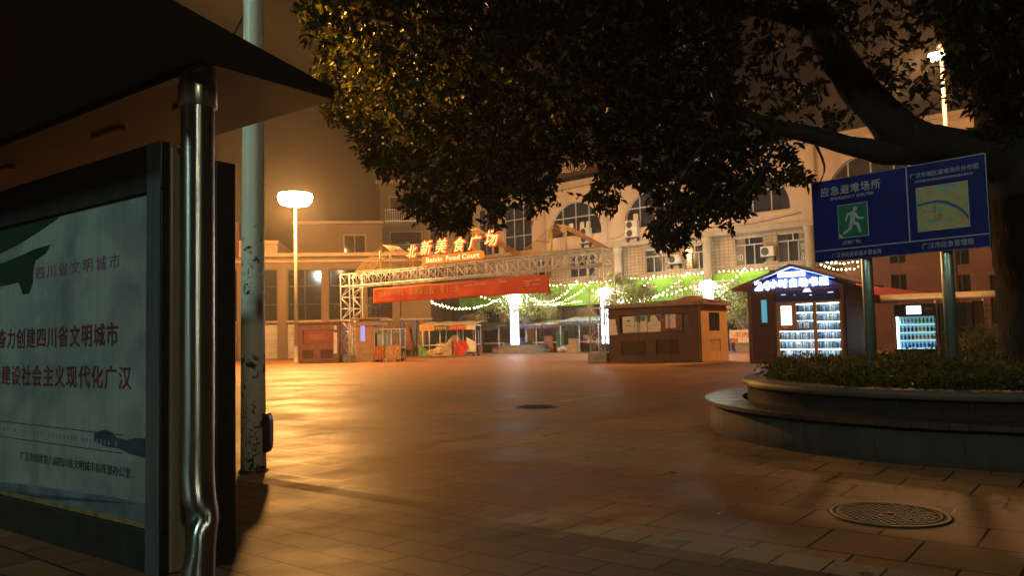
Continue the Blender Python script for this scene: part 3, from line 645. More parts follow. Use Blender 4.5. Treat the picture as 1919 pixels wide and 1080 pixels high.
_n = orange_c.node_tree; _b = _n.nodes['Principled BSDF']; _t = _n.nodes.new('ShaderNodeBsdfTranslucent'); _t.inputs[0].default_value = (.7, .12, .03, 1); _s = _n.nodes.new('ShaderNodeMixShader'); _s.inputs[0].default_value = .4
_n.links.new(_b.outputs[0], _s.inputs[1]); _n.links.new(_t.outputs[0], _s.inputs[2]); _n.links.new(_s.outputs[0], _n.nodes['Material Output'].inputs[0])
yl = M('faded yellow print', (.62, .30, .10), .6)
text('lettering', '“领跑新时代', .40, yl, bn, 3.85, -.10, 3.56, width=1.95); text('lettering', '奋进新征程”', .40, yl, bn, 6.15, -.10, 3.56, width=1.85); text('lettering', '第十三届', .42, yl, bn, 7.95, -.10, 3.56, width=1.25)
k = MB()
for x, z, w in ((8.9, 3.62, .16), (9.15, 3.63, .26), (9.5, 3.64, .3), (9.88, 3.65, .28), (12.4, 3.62, .5), (12.95, 3.64, .35), (12.5, 3.42, .2), (12.85, 3.44, .45), (12.4, 3.52, .3), (11.0, 3.68, .4)): k.box(x, x+w, -.105, -.1, z, z+.022)
k.build('lettering', white_t, bn)  # white strokes paint glare on letter tops, plus unreadable small rows
k = MB()
for i in range(12): x = 2.65+i; k.tube((x, -.02, 3.84), (x, -.02, 4.08), .008, seg=4)
k.build('tie', black, bn)

# ---------------------------------------------------------------- light columns
glow_b = EM('bluish white column panel', (.72, .80, 1), 7); glow_w = EM('column cap lamp', (.92, 1, .90), 130)
lcs = [((.12, 57, 0), 'glowing white light column in front of the small tree and round planter'), ((5.95, 51, 0), 'glowing white light column behind the right tower of the truss gate'), ((11.35, 46, 0), 'glowing white light column rising behind the kiosk with posters')]
def light_column(label, loc):
    t = thing('light_column', label, 'light column', loc, BA, 'white light columns on the plaza')
    MB().box(-.45, .45, -.45, .45, .003, .06).build('base_plate', dark_frame, t)
    MB().box(-.3, .3, -.3, .3, .06, .62).build('pedestal', black, t, .02)
    MB().box(-.21, .21, -.21, .21, .62, 3.7).build('light_panel', glow_b, t)
    k = MB()
    for x in (-.22, .22):
        for y in (-.22, .22): k.box(x-.025, x+.025, y-.025, y+.025, .621, 3.75)
    k.build('corner_trim', steel_d, t)
    MB().lathe([(.0, 3.68), (.36, 3.72), (.50, 3.9), (.38, 4.08), (.0, 4.18)], seg=18).build('cap_lamp', glow_w, t)
for loc, lab in lcs: light_column(lab, loc)

# ---------------------------------------------------------------- string lights
bulb_m = EM('warm bulb', (1, .84, .42), 48)
bulb_d = EM('dim warm bulb', (1, .74, .30), 16)
bmesh_ = MB().lathe([(.001, -.075), (.055, -.05), (.075, 0), (.055, .05), (.001, .075)], seg=8).mesh('bulb', bulb_m)
bmesh_d = MB().lathe([(.001, -.075), (.055, -.05), (.075, 0), (.055, .05), (.001, .075)], seg=8).mesh('bulb', bulb_d)
strings = [
 (-22.5, 4.7, -12.6, 4.6, 1.2, 22, -1.5, 'longest string of bulbs sagging below the orange banner'),
 (-20.5, 4.2, -12.4, 4.3, .75, 20, -2.2, 'string of bulbs hung low in front of the longest string under the banner'),
 (-16.8, 4.7, -10.6, 4.0, .5, 15, -1.2, 'short string of bulbs left of the lit column reaching the small tree'),
 (-11.6, 4.3, -6.9, 5.0, .95, 17, -1.0, 'deep loop of bulbs right of the small tree on green fascia'),
 (-10.6, 3.8, -5.4, 4.85, .75, 18, -1.4, 'long loop of bulbs rising to the truss tower across the green fascia'),
 (-10.2, 3.5, -6.0, 3.55, .12, 15, -1.7, 'nearly level row of bulbs along the lower edge of the green fascia'),
 (-10.4, 4.98, -5.0, 5.0, .05, 15, .4, 'straight row of bulbs along the fascia top left of the truss tower'),
 (-3.2, 5.0, 2.2, 5.03, .05, 17, .4, 'straight row of bulbs along the fascia top above the pale characters'),
 (3.4, 5.02, 6.5, 4.98, .04, 10, .4, 'short straight row of bulbs along the fascia top beside the book kiosk'),
 (-4.3, 4.6, -.6, 4.95, .8, 15, -1.0, 'loop of bulbs crossing the first pale character'),
 (-5.2, 4.3, 2.1, 4.95, 1.35, 24, -1.4, 'widest loop of bulbs crossing all the pale characters'),
 (-4.4, 3.75, 2.6, 4.0, .45, 20, -2.0, 'low loop of bulbs just above the roof of the poster kiosk'),
 (2.7, 4.05, 6.4, 4.1, .45, 12, -1.6, 'loop of bulbs between the capped column and the book kiosk'),
 (2.4, 3.95, 5.7, 4.95, .5, 12, -.9, 'steep string of bulbs rising right of the capped column'),
 (10.2, 5.15, 12.3, 4.85, .15, 9, -1.0, 'upper string of bulbs under the left sign pole'),
 (10.4, 4.85, 12.4, 4.55, .25, 9, -1.2, 'lower string of bulbs beside the left sign pole')]
a_ = R(BA)
for x0_, z0_, x1_, z1_, sag, n, yo, lab in strings:
    n = int(n*1.12)
    t = thing('string_light', lab, 'string light', (BO[0], BO[1], 0), BA, 'strings of warm bulbs')
    pts = [(x0_+(x1_-x0_)*i/(n-1), yo+.04*random.uniform(-1, 1), z0_+(z1_-z0_)*i/(n-1)-sag*4*(i/(n-1))*(1-i/(n-1))+random.uniform(-.035, .035)) for i in range(n)]
    MB().path([(p[0], p[1], p[2]+.07) for p in pts], .008, 4).build('wire', black, t)
    for p in pts:
        o = bpy.data.objects.new('bulb', random.choice((bmesh_, bmesh_, bmesh_d))); COL.objects.link(o); o.parent = t; o.location = p; s_ = random.uniform(.42, .80); o.scale = (s_, s_, s_)

# ---------------------------------------------------------------- leaves and trees
def leaves(name, P, size, mat, parent=None, droop=.3, wid=.42, along=None):
    """folded leaves: P is an array of positions"""
    n = len(P); d = RNG.normal(size=(n, 3)); 
    if along is not None: d = d*.55+along
    d[:, 2] -= droop; d /= np.linalg.norm(d, axis=1)[:, None]
    a = RNG.normal(size=(n, 3)); s = np.cross(d, a); s /= np.linalg.norm(s, axis=1)[:, None]; nn = np.cross(d, s)
    L = size*RNG.uniform(.5, 1.35, size=(n, 1)); w = L*wid*.5
    v = np.empty((n, 6, 3)); v[:, 0] = P; v[:, 1] = P+d*L*.38+s*w+nn*w*.25; v[:, 2] = P+d*L; v[:, 3] = P+d*L*.38-s*w+nn*w*.25; v[:, 4] = P+d*L*.45; v[:, 5] = P+d*L*.75-nn*w*.1
    idx = np.arange(n)[:, None]*6
    f = np.concatenate([idx+np.array([[0, 1, 4]]), idx+np.array([[1, 2, 4]]), idx+np.array([[0, 4, 3]]), idx+np.array([[4, 2, 3]])]).astype(np.int32)
    me = bpy.data.meshes.new(name); me.vertices.add(n*6); me.vertices.foreach_set('co', v.reshape(-1))
    me.loops.add(len(f)*3); me.loops.foreach_set('vertex_index', f.reshape(-1)); me.polygons.add(len(f)); me.polygons.foreach_set('loop_start', np.arange(len(f), dtype=np.int32)*3)
    me.update(calc_edges=True); me.materials.append(mat)
    o = bpy.data.objects.new(name, me); COL.objects.link(o)
    if parent: o.parent = parent
    return o
def inside(x, y, poly):
    c = False; n = len(poly)
    for i in range(n):
        x1, y1 = poly[i]; x2, y2 = poly[(i+1) % n]
        if (y1 > y) != (y2 > y) and x < (x2-x1)*(y-y1)/(y2-y1)+x1: c = not c
    return c
tree = thing('camphor_tree', 'large spreading tree with a thick dark trunk and hanging leafy boughs in the round planter', 'tree', (5.9, 9.0, .5))
off = Vector((5.9, 9.0, .5))
k = MB()
def limb(pts, seg=14):
    # pts: px, py, depth, radius in photo px ; smoothed
    q = [(PY(x, y, d)-off, r*d/FPX) for x, y, d, r in pts]
    P_, R_ = [], []
    for i in range(len(q)-1):
        p0, p1, p2, p3 = [q[min(max(j, 0), len(q)-1)] for j in (i-1, i, i+1, i+2)]
        for t in (0, .25, .5, .75):
            P_.append(.5*((2*p1[0])+(p2[0]-p0[0])*t+(2*p0[0]-5*p1[0]+4*p2[0]-p3[0])*t*t+(3*p1[0]-p0[0]-3*p2[0]+p3[0])*t**3)); R_.append(p1[1]+(p2[1]-p1[1])*t)
    P_.append(q[-1][0]); R_.append(q[-1][1]); k.path(P_, R_, seg, jit=.16); return [p+off for p in P_]
limb([(1950, 690, 9.0, 82), (1946, 640, 9.0, 64), (1941, 560, 9.0, 60), (1938, 470, 9.0, 66), (1930, 380, 9.0, 74), (1915, 290, 9.0, 72), (1885, 180, 9.1, 56), (1825, 80, 9.2, 50), (1770, -20, 9.3, 46), (1700, -160, 9.5, 34), (1600, -330, 9.8, 18)], 20)
limb([(1930, 345, 9.0, 56), (1860, 300, 8.95, 44), (1770, 275, 8.9, 36), (1705, 262, 8.9, 42), (1650, 210, 8.9, 36), (1590, 140, 9.0, 33), (1545, 60, 9.1, 29), (1500, -40, 9.3, 24), (1420, -190, 9.6, 14)])
limb([(1720, 280, 8.9, 32), (1660, 285, 8.9, 24), (1590, 272, 9.0, 18), (1520, 253, 9.1, 16), (1450, 237, 9.2, 14), (1385, 213, 9.3, 12), (1290, 186, 9.5, 9), (1180, 168, 9.7, 7), (1020, 165, 10, 5), (860, 190, 10.4, 3)])
limb([(1930, 300, 9.0, 50), (1965, 180, 9.0, 46), (2010, 40, 9.0, 40), (2080, -120, 9.0, 26)])
limb([(1545, 60, 9.1, 20), (1440, 20, 9.4, 15), (1300, 20, 9.8, 11), (1100, 40, 10.3, 8), (850, 60, 10.9, 5), (680, 90, 11.3, 3)], 10)
for q in ([(1385, 213, 9.3, 7), (1320, 270, 9.3, 5), (1270, 350, 9.3, 3), (1250, 430, 9.3, 2)], [(1290, 186, 9.5, 6), (1180, 260, 9.8, 4), (1110, 340, 9.9, 2)], [(1180, 168, 9.7, 5), (1070, 260, 10, 4), (1010, 370, 10, 2)], [(1020, 165, 10, 4), (930, 290, 10.2, 3), (860, 400, 10.2, 1.5)],
          [(1450, 237, 9.2, 5), (1440, 300, 9.1, 3), (1400, 370, 9.1, 2)], [(860, 190, 10.4, 3), (790, 300, 10.6, 2), (815, 410, 10.6, 1)], [(1520, 253, 9.1, 4), (1545, 310, 9.0, 2), (1535, 345, 9.0, 1)]): limb(q, 6)
k.build('trunk', bark, tree)
CROWN = [(558, 20), (562, -30), (620, -260), (900, -330), (1500, -360), (2100, -300), (2150, 60), (1990, 250), (1925, 255), (1885, 285), (1845, 285), (1830, 240), (1850, 215), (1815, 205), (1800, 185), (1768, 195), (1785, 130), (1765, 118), (1785, 100), (1782, 60), (1740, 45), (1730, 85), (1738, 130), (1752, 150), (1738, 180), (1762, 210), (1700, 228),
         (1640, 150), (1560, 80), (1530, 140), (1600, 215), (1600, 250), (1500, 235), (1440, 232), (1470, 258), (1510, 285), (1495, 310), (1520, 335), (1512, 348), (1480, 345), (1450, 358), (1432, 352), (1400, 372), (1398, 400), (1372, 430), (1330, 420), (1292, 436), (1288, 462), (1250, 468), (1214, 440), (1228, 400), (1222, 362), (1185, 348), (1158, 338), (1150, 395), (1125, 398), (1100, 372), (1118, 340), (1135, 318), (1105, 300), (1060, 300), (1038, 325), (1045, 365), (1022, 402), (990, 408), (968, 372), (945, 380), (940, 425), (918, 430), (905, 375), (885, 372), (872, 432), (850, 428), (830, 422), (800, 424), (775, 400), (750, 385), (760, 362), (742, 340), (705, 318), (682, 300), (662, 262), (640, 235), (600, 212), (592, 200), (612, 180), (605, 150), (588, 130), (598, 95), (575, 62)]
tw = []; tries = 0
while len(tw) < 11000 and tries < 120000:
    tries += 1
    x, y = random.uniform(550, 2150), random.uniform(-360, 470)
    if not inside(x, y, CROWN): continue
    # thinner where the sky shows through between the big limbs
    if 1380 < x < 1760 and -20 < y < 250 and random.random() < .66: continue
    if x > 1400 and random.random() < .35: continue
    top = max(0, min(1, (300-y)/450)); wd = .6+2.6*top
    c = 10.9-(x-560)*.0011
    if x < 720: c = 11.2
    d = c+random.uniform(-wd, wd*.9)
    tw.append((x, y, d))
P_ = []; A_ = []
for x, y, d in tw:
    c = PY(x, y, d)-off; ax = Vector((random.gauss(0, 1), random.gauss(0, 1), random.gauss(-.25, .6))).normalized(); L_ = random.uniform(.12, .30); n = random.randint(8, 15)
    for i in range(n):
        t = i/n; P_.append(c+ax*(t-.5)*L_+Vector((random.gauss(0, .02), random.gauss(0, .02), random.gauss(0, .02)))); A_.append(ax*.7+Vector((0, 0, -.1)))
leaves('crown', np.array(P_), .112, leaf_m, tree, .25, .42, np.array(A_))

def small_tree(label, loc, h, r, n, th, name='street_tree'):
    t = thing(name, label, 'tree', loc, 0, None)
    k = MB().path([(0, 0, 0), (.05, 0, th*.5), (-.05, 0, th)], [.14, .1, .08], 8)
    for i in range(9):
        a = i*2.4; k.path([(-.05, 0, th*.9), (r*.4*math.cos(a), r*.4*math.sin(a), th+(h-th)*.4), (r*.75*math.cos(a), r*.75*math.sin(a), th+(h-th)*random.uniform(.4, .95))], [.06, .035, .012], 5)
    k.build('trunk', bark_w, t)
    P = []; cl = [(random.gauss(0, .45)*r, random.gauss(0, .45)*r, th+(h-th)*random.uniform(.12, .95)) for _ in range(46)]
    for i in range(n):
        c = random.choice(cl); P.append((c[0]+random.gauss(0, .13)*r, c[1]+random.gauss(0, .13)*r, c[2]+random.gauss(0, .1)*r))
    leaves('crown', np.array(P), .19, leaf_pale, t, .1, .4)
small_tree('small bushy tree with a whitewashed trunk in the round planter behind the lit column', (.95, 58.6, .5), 4.7, 2.3, 9000, 1.6)
small_tree('dim bushy tree behind the right truss tower', (7.4, 50.0, 0), 4.9, 1.9, 6000, 1.8)
small_tree('pale dusty tree showing between the poster kiosk and the book kiosk', (13.4, 46.0, 0), 4.0, 1.9, 6000, 1.4)

# ---------------------------------------------------------------- far planter, stalls, carts, odds and ends
pl = thing('round_tree_planter', 'low stepped stone planter around the whitewashed small tree', 'planter', (.75, 58.3, 0))
MB().lathe([(2.3, .003), (2.3, .32), (1.9, .32)], seg=36, smooth=False).build('step', concrete, pl); MB().lathe([(1.88, .003), (1.88, .58), (1.6, .58), (1.6, .5)], seg=36, smooth=False).build('wall', concrete, pl); MB().lathe([(1.6, .5), (.0, .52)], seg=24).build('soil', soil, pl)
def Bpt(s, y): return (BO[0]+s*math.cos(a_)-y*math.sin(a_), BO[1]+s*math.sin(a_)+y*math.cos(a_), 0)
def awning_stall(label, s, w, y, zf, mat, mat2):
    t = thing('awning_stall', label, 'market stall', Bpt(s, y), BA)
    MB().sheet(lambda u, v: (-w/2+w*u, -1.1+2.0*v, zf+.35*v+.04*math.sin(u*30)*(1-v)), 24, 4).build('awning', mat, t).modifiers.new('s', 'SOLIDIFY').thickness = .02
    MB().sheet(lambda u, v: (-w/2+w*u, -1.12+.02*math.sin(u*60), zf-.02-.22*v), 60, 2).build('valance', mat2, t)
    for x in (-w/2+.1, 0, w/2-.1): MB().tube((x, -1.0, .003), (x, -1.0, zf-.01), .03).build('pole', galv, t)
    MB().box(-w/2+.3, w/2-.3, -.2, .6, .7, .76).box(-w/2+.35, -w/2+.42, -.15, .55, .003, .7).box(w/2-.42, w/2-.35, -.15, .55, .003, .7).build('counter', galv, t)
awning_stall('long low stall with a grey awning and purple fringe right of the small tree', -9.7, 4.6, -1.2, 2.0, M('grey awning', (.30, .30, .24), .7, 0, .2, 3), M('purple fringe', (.08, .04, .085), .7))
awning_stall('dark awning stall left of the small tree behind the red boxes', -15.6, 4.4, -1.0, 2.0, M('dark green awning', (.05, .07, .05), .7), M('dark fringe', (.04, .035, .05), .7))
awning_stall('stall with a pale blue edged awning behind the right truss tower', -5.6, 3.4, -1.6, 2.15, M('pale awning', (.30, .36, .36), .7), M('blue fringe', (.08, .12, .22), .7))
hs = MB().box(-.33, .33, 0, .06, -.45, .45).build('hanging_sign', M('orange menu board', (.55, .22, .08), .5)); hs.location = (*Bpt(-11.4, -1.4)[:2], 2.95); hs.rotation_euler.z = a_; tag(hs, 'small orange hanging board with a red character above the grey awning', 'sign')
text('character', '美', .6, red_c, hs, 0, -.01, 0)
# parasol canopy dome left
um = thing('yellow_dome_parasol', 'low yellow domed parasol left of the small tree', 'parasol', Bpt(-15.8, -2.4), 0)
MB().lathe([(0, 3.0), (.5, 2.95), (.95, 2.75), (1.25, 2.35)], seg=10, smooth=False).build('canopy', M('mustard cloth', (.16, .12, .05), .7), um); MB().tube((0, 0, .003), (0, 0, 2.98), .025).build('pole', galv, um)
def cart(label, px, py, w, d, h, rz, kind):
    g = G(px, py); t = thing('food_cart', label, 'food cart', (g.x, g.y, 0), rz)
    k = MB()
    for x in (0, w*.33, w*.66, w):
        for y in (0, d): k.tube((x, y, .02), (x, y, h), .028)
    for z in (.75, h-.02):
        for y in (0, d): k.tube((0, y, z), (w, y, z), .025)
        for x in (0, w): k.tube((x, 0, z), (x, d, z), .025)
    k.build('frame', galv, t)
    for x in (.15, w-.15):
        for y in (.05, d-.05): MB().lathe([(.02, -.03), (.09, -.03), (.09, .03), (.02, .03)], seg=12).build('wheel', black, t).matrix_local = Matrix.Translation((x, y, .095))@Matrix.Rotation(R(90), 4, 'X')
    if kind == 0:
        def gm_(name, c1, c2):
            return leafmat(name, c1, c2)
        prt = M('red and orange print cloth', (.55, .16, .05), .6, 0, .75, 9, .4, 10, stretch=(2, 2, .7))
        MB().sheet(lambda u, v: (-.05+(w*.42)*u, -.06+.03*math.sin(u*30), .12+.72*v), 16, 4).build('printed_cover', prt, t)
        MB().sheet(lambda u, v: (w*.44+w*.6*u, -.06+.03*math.sin(u*30+1), .12+.76*v), 16, 4).build('printed_cover', M('pale orange print cloth', (.70, .34, .16), .6, 0, .6, 9, .4, 10, stretch=(2, 2, .7)), t)
        MB().box(0, w, 0, d, .70, .74).box(0, w, 0, d, 1.55, 1.58).build('shelf', steel_d, t)
        MB().box(.1, .7, .15, .6, .75, 1.5).build('steel_cabinet', steel_d, t)
    else:
        MB().sheet(lambda u, v: (-.2+(w+.4)*u, -.35+(d+.6)*v, h+.04+.25*v+.02*math.sin(u*20)), 20, 4).build('canopy', M('straw canopy', (.42, .34, .24), .8, 0, .25, 8), t).modifiers.new('s', 'SOLIDIFY').thickness = .03
        seg_ = [(0, .17, M('orange valance', (.62, .28, .03), .6)), (.17, .27, M('amber valance', (.5, .2, .05), .6)), (.27, .54, M('dark green valance', (.05, .09, .04), .6)), (.54, .84, M('red valance', (.42, .05, .02), .6)), (.84, 1, M('white valance', (.6, .58, .52), .6))]
        for a, b_, mm in seg_: MB().box(-.1+(w+.2)*a+.004, -.1+(w+.2)*b_, -.33, -.31, h-.30, h+.02).build('valance', mm, t)
        for a, b_, mm in ((.56, .83, yl), (.02, .15, red_c), (.19, .25, red_c), (.30, .50, yl)):
            k = MB(); n = int((b_-a)*28)
            for i in range(n):
                x = (w+.2)*(a+(b_-a)*i/n)-.08
                k.box(x, x+.05, -.335, -.331, h-.22, h-.06).box(x-.01, x+.07, -.337, -.333, h-.15, h-.12)
            k.build('valance_lettering', mm, t)
        MB().box(.9, w-.9, .0, d*.8, .18, .88).build('cabinet', M('tan cabinet', (.40, .27, .12), .6, 0, .2, 3, .2, 10), t)
        MB().sheet(lambda u, v: (.1+1.9*u, -.12-.12*math.sin(u*9)*math.sin(v*5), .08+(.9+.15*math.sin(u*7)-.5*(1-u))*(1-abs(2*v-1)**2)*(.4+.6*u)+.3*v*u), 18, 10).build('tarpaulin', tan_c, t)
        MB().sheet(lambda u, v: (-.25+.7*u, -.2+.05*math.sin(u*8), .05+.75*v*(1-.5*u)), 10, 6).build('tarpaulin', green_c, t)
        MB().sheet(lambda u, v: (w*.60+w*.24*u+.1*math.sin(v*4), -.16-.06*math.sin(u*12+v*5), .03+(1.0-.12*math.sin(u*3.1))*v+.35*(abs(u-.5)*2)**2*(1-v)), 18, 10).build('red_wrap', red_c, t)
        MB().sheet(lambda u, v: (w*.84+w*.17*u, -.10, .3+(.95-.35*u)*v), 8, 6).build('white_sheet', white_c, t)
        MB().sheet(lambda u, v: (w*.40+w*.3*u, d*.5, .9+.5*math.sin(u*3.1)*v), 10, 5).build('white_sheet', white_c, t)
        MB().sheet(lambda u, v: (1.7+1.2*u, -.05-.05*math.sin(9*u), .85+.25*math.sin(u*3.1)*v), 10, 5).build('tarpaulin', M('rust cloth', (.3, .08, .04), .7), t)
cart('food cart on castors wrapped in red and orange printed cloth beside the gate tower', 702, 679, 1.45, .8, 1.75, -12, 0)
cart('long food cart with a straw canopy and bright lettered valance', 793, 670, 3.55, 1.2, 2.0, -14, 1)
def folded(label, loc, n, h, mats, name='folded_parasols', cat='parasols', group=None):
    t = thing(name, label, cat, loc, 0, group)
    for i in range(n):
        x = i*.42; lean = random.uniform(-.25, .25); mm = mats[i % len(mats)]
        MB().path([(x, 0, .15), (x+lean*.3, 0, h*.45), (x+lean*.8, 0, h*.8), (x+lean, 0, h)], [.10, .24, .15, .04], 9, jit=.5).build('cloth', mm, t)
        MB().tube((x, 0, .003), (x+lean*1.02, 0, h+.08), .025).build('pole', galv, t)
g = G(757, 669)
cl = [M('navy cloth', (.06, .07, .14), .7, 0, .4, 5), M('orange cloth', (.24, .07, .035), .7, 0, .3, 5), M('slate cloth', (.09, .10, .17), .7, 0, .3, 5), M('ochre cloth', (.17, .11, .05), .7, 0, .4, 5)]
for i, (lab, dx, le) in enumerate((('folded navy parasol leaning left of the long food cart', 0, -.1), ('folded orange parasol leaning between the dark parasols', .55, -.35), ('folded slate grey parasol standing behind the orange one', .75, .0), ('folded ochre parasol nearest the long food cart', 1.15, .15))):
    t = thing('folded_parasol', lab, 'parasol', (g.x+dx, g.y+(.3 if i == 2 else 0), 0), 0, 'folded parasols by the food carts'); h = (2.55, 2.2, 2.5, 2.5)[i]
    MB().path([(0, 0, .35), (le*.3, 0, h*.3), (le*.7, 0, h*.7), (le, 0, h)], [.16, .30, .24, .06], 10, jit=.5).build('cloth', cl[i], t); MB().tube((0, 0, .003), (le*1.03, 0, h+.1), .025).build('pole', galv, t)
rb = MB().box(0, 1.2, 0, .7, .003, .85).box(-.03, 1.23, -.03, .73, .853, .9).build('red_counter', M('red painted boards', (.38, .05, .02), .6, 0, .2, 4)); rb.location = (*Bpt(-17.0, -2.0)[:2], 0); rb.rotation_euler.z = a_; tag(rb, 'plain red counter box right of the long food cart', 'counter')
cc = thing('covered_cart', 'low cart under a white sheet beside the round planter', 'cart', (*G(1020, 661)[:2], 0), -20)
MB().sheet(lambda u, v: (1.35*u+.1*math.sin(v*3), .4*math.sin(v*3.14)-.1*math.cos(u*8)*(1-v)-.1, .32+(.62+.08*math.sin(u*10))*v-.22*math.sin(u*3.14)*(1-v)), 18, 10).build('sheet', white_c, cc); MB().box(.1, 1.3, .05, .7, .25, .82).tube((.15, .1, .003), (.15, .1, .3), .03).tube((1.25, .1, .003), (1.25, .1, .3), .03).build('frame', dark_frame, cc)
def sack(label, loc, w, mat):
    bm = MB().lathe([(.01, 0), (w*.5, .02), (w*.58, .15), (w*.4, .33), (w*.12, .42), (.02, .5)], seg=14); bm.v = [(x*(1+.2*math.sin(z*9+x*5)), y*.8, z) for x, y, z in bm.v]
    o = bm.build('sack', mat); o.location = loc; tag(o, label, 'sack', 'sacks by the tables'); return o
q = G(1057, 661); sack('large white sack on the ground left of the red cloth table', (q.x, q.y, .002), .95, white_c); sack('smaller pale sack right behind the large white one', (q.x+.85, q.y+.2, .002), .6, M('pale sack', (.6, .52, .45), .7))
tbq = G(1072, 660)
tbl = thing('market_table', 'folding table draped with a red and white cloth in front of the pale awning', 'table', (tbq.x, tbq.y+.8, 0), -15)
MB().box(0, 2.1, 0, .8, .85, .9).build('tabletop', steel_d, tbl)
for x in (.08, 2.0):
    for y in (.06, .72): MB().tube((x, y, .003), (x, y, .85), .025).build('leg', galv, tbl)
MB().sheet(lambda u, v: (.55+1.1*u, -.03-.03*math.sin(u*14), .92-.42*v*math.sin(u*3.14)), 14, 5).build('cloth', red_c, tbl); MB().sheet(lambda u, v: (1.2+.8*u, -.05, .925-.32*v), 10, 3).build('cloth', white_c, tbl)
MB().box(.9, 1.35, .1, .5, .904, 1.2).build('box_on_table', white_c).location = (tbq.x, tbq.y+.8, 0)
o = bpy.data.objects['box_on_table']; o.name = 'foam_box'; o.rotation_euler.z = R(-15); tag(o, 'white foam box standing on the red draped table', 'box')
tb2 = MB().box(0, .55, 0, .5, .003, .78).box(-.03, .58, -.03, .53, .783, .82).build('bin', M('dark teal bin', (.02, .06, .07), .5)); tb2.location = (tbq.x-.6, tbq.y+.9, 0); tag(tb2, 'dark teal bin at the left end of the draped table', 'bin')
def crate(name, label, s_, y_, w, d, h, mat, cat, lid=None, zb=.003, rz=0):
    q = Bpt(s_, y_); o = MB().box(-w/2, w/2, -d/2, d/2, 0, h).build(name, mat); o.location = (q[0], q[1], zb); o.rotation_euler.z = a_+R(rz); tag(o, label, cat)
    k = MB()
    for z in (h*.3, h*.62): k.box(-w/2-.012, w/2+.012, -d/2-.012, d/2+.012, z, z+.03)
    k.box(-w/2-.02, w/2+.02, -d/2-.02, d/2+.02, h+.001, h+.035); k.build('rim', lid or mat, o); return o
crate('storage_crate', 'green crate under the grey awning left of the covered cart', -10.9, -1.9, .7, .5, .75, M('green crate', (.03, .09, .05), .6), 'crate')
crate('storage_crate', 'orange crate under the grey awning behind the covered cart', -9.2, -1.2, .8, .5, 1.15, M('orange crate', (.28, .12, .04), .6), 'crate')
crate('storage_crate', 'tall green cabinet between the covered cart and the draped table', -8.0, -1.4, .7, .5, 1.5, M('faded green cabinet', (.03, .11, .05), .6), 'cabinet')
crate('water_drum', 'blue drum box under the awning right of the whitewashed trunk', -11.7, -1.5, .35, .35, 1.1, M('blue drum', (.03, .12, .40), .5), 'drum')
crate('cardboard_box', 'brown cardboard box at the foot of the stall behind the gate tower', -6.3, -2.4, .8, .5, .5, tan_c, 'box')
crate('cardboard_box', 'second brown box stacked on the first behind the gate tower', -6.25, -2.35, .6, .45, .4, M('box board', (.36, .24, .13), .8), 'box', zb=.54, rz=8)
crate('menu_cabinet', 'small yellow cabinet with shelves at the back of the grey awning stall', -8.7, -.4, .6, .4, 1.7, M('yellow cabinet', (.5, .33, .06), .6), 'cabinet')
for i, (s_, y_, lab) in enumerate(((-13.3, -2.6, 'red plastic stool between the red counter and the round planter'), (-12.9, -3.0, 'red plastic stool nearer the lit column'), (-7.4, -3.0, 'red plastic stool in front of the draped table'))):
    q = Bpt(s_, y_); o = MB().box(-.17, .17, -.17, .17, .42, .46).build('stool', red_c); o.location = (q[0], q[1], .003); tag(o, lab, 'stool', 'red stools by the stalls')
    for x in (-.14, .14):
        for y in (-.14, .14): MB().tube((x*1.2, y*1.2, 0), (x, y, .42), .02).build('leg', red_c, o)
bn_ = G(1366, 661); bb = thing('wheeled_bin', 'blue wheeled rubbish bin right of the poster kiosk', 'bin', (bn_.x, bn_.y, 0), -20)
MB().prism([(-.3, .1), (.3, .1), (.36, 1.0), (-.36, 1.0)], -.3, .3).build('body', blue_p, bb, .02); MB().box(-.38, .38, -.34, .34, 1.003, 1.06).build('lid', blue_p, bb)
for x in (-.3, .3): MB().lathe([(.02, -.03), (.1, -.03), (.1, .03), (.02, .03)], seg=12).build('wheel', black, bb).matrix_local = Matrix.Translation((x, .28, .103))@Matrix.Rotation(R(90), 4, 'Y')
wm = PY(1387, 650, 44); ws = thing('menu_board', 'white and orange menu board with red characters beside the blue bin', 'sign', (wm.x, wm.y, 0), -20)
MB().box(-.55, .55, 0, .05, .55, 1.25).build('panel', paper, ws); MB().box(-.55, -.1, -.004, -.001, .56, .8).build('photo_print', M('food print', (.45, .2, .08), .6, 0, .7, 12), ws); text('lettering', '羊肉', .34, red_c, ws, .1, -.008, .98, width=.75)
for x in (-.5, .5): MB().tube((x, .08, .003), (x, .08, 1.3), .025).build('leg', galv, ws)
sp_ = PY(1395, 660, 45.5); st = thing('stone_steps', 'low grey stone bench wall behind the menu board', 'wall', (sp_.x, sp_.y, 0), -20)
MB().box(-1.4, 3, 0, .5, .003, .45).box(-1.4, 3, .5, 1, .003, .8).build('wall', concrete, st); MB().box(-1.45, 3.05, -.04, .49, .453, .52).build('coping', concrete, st)

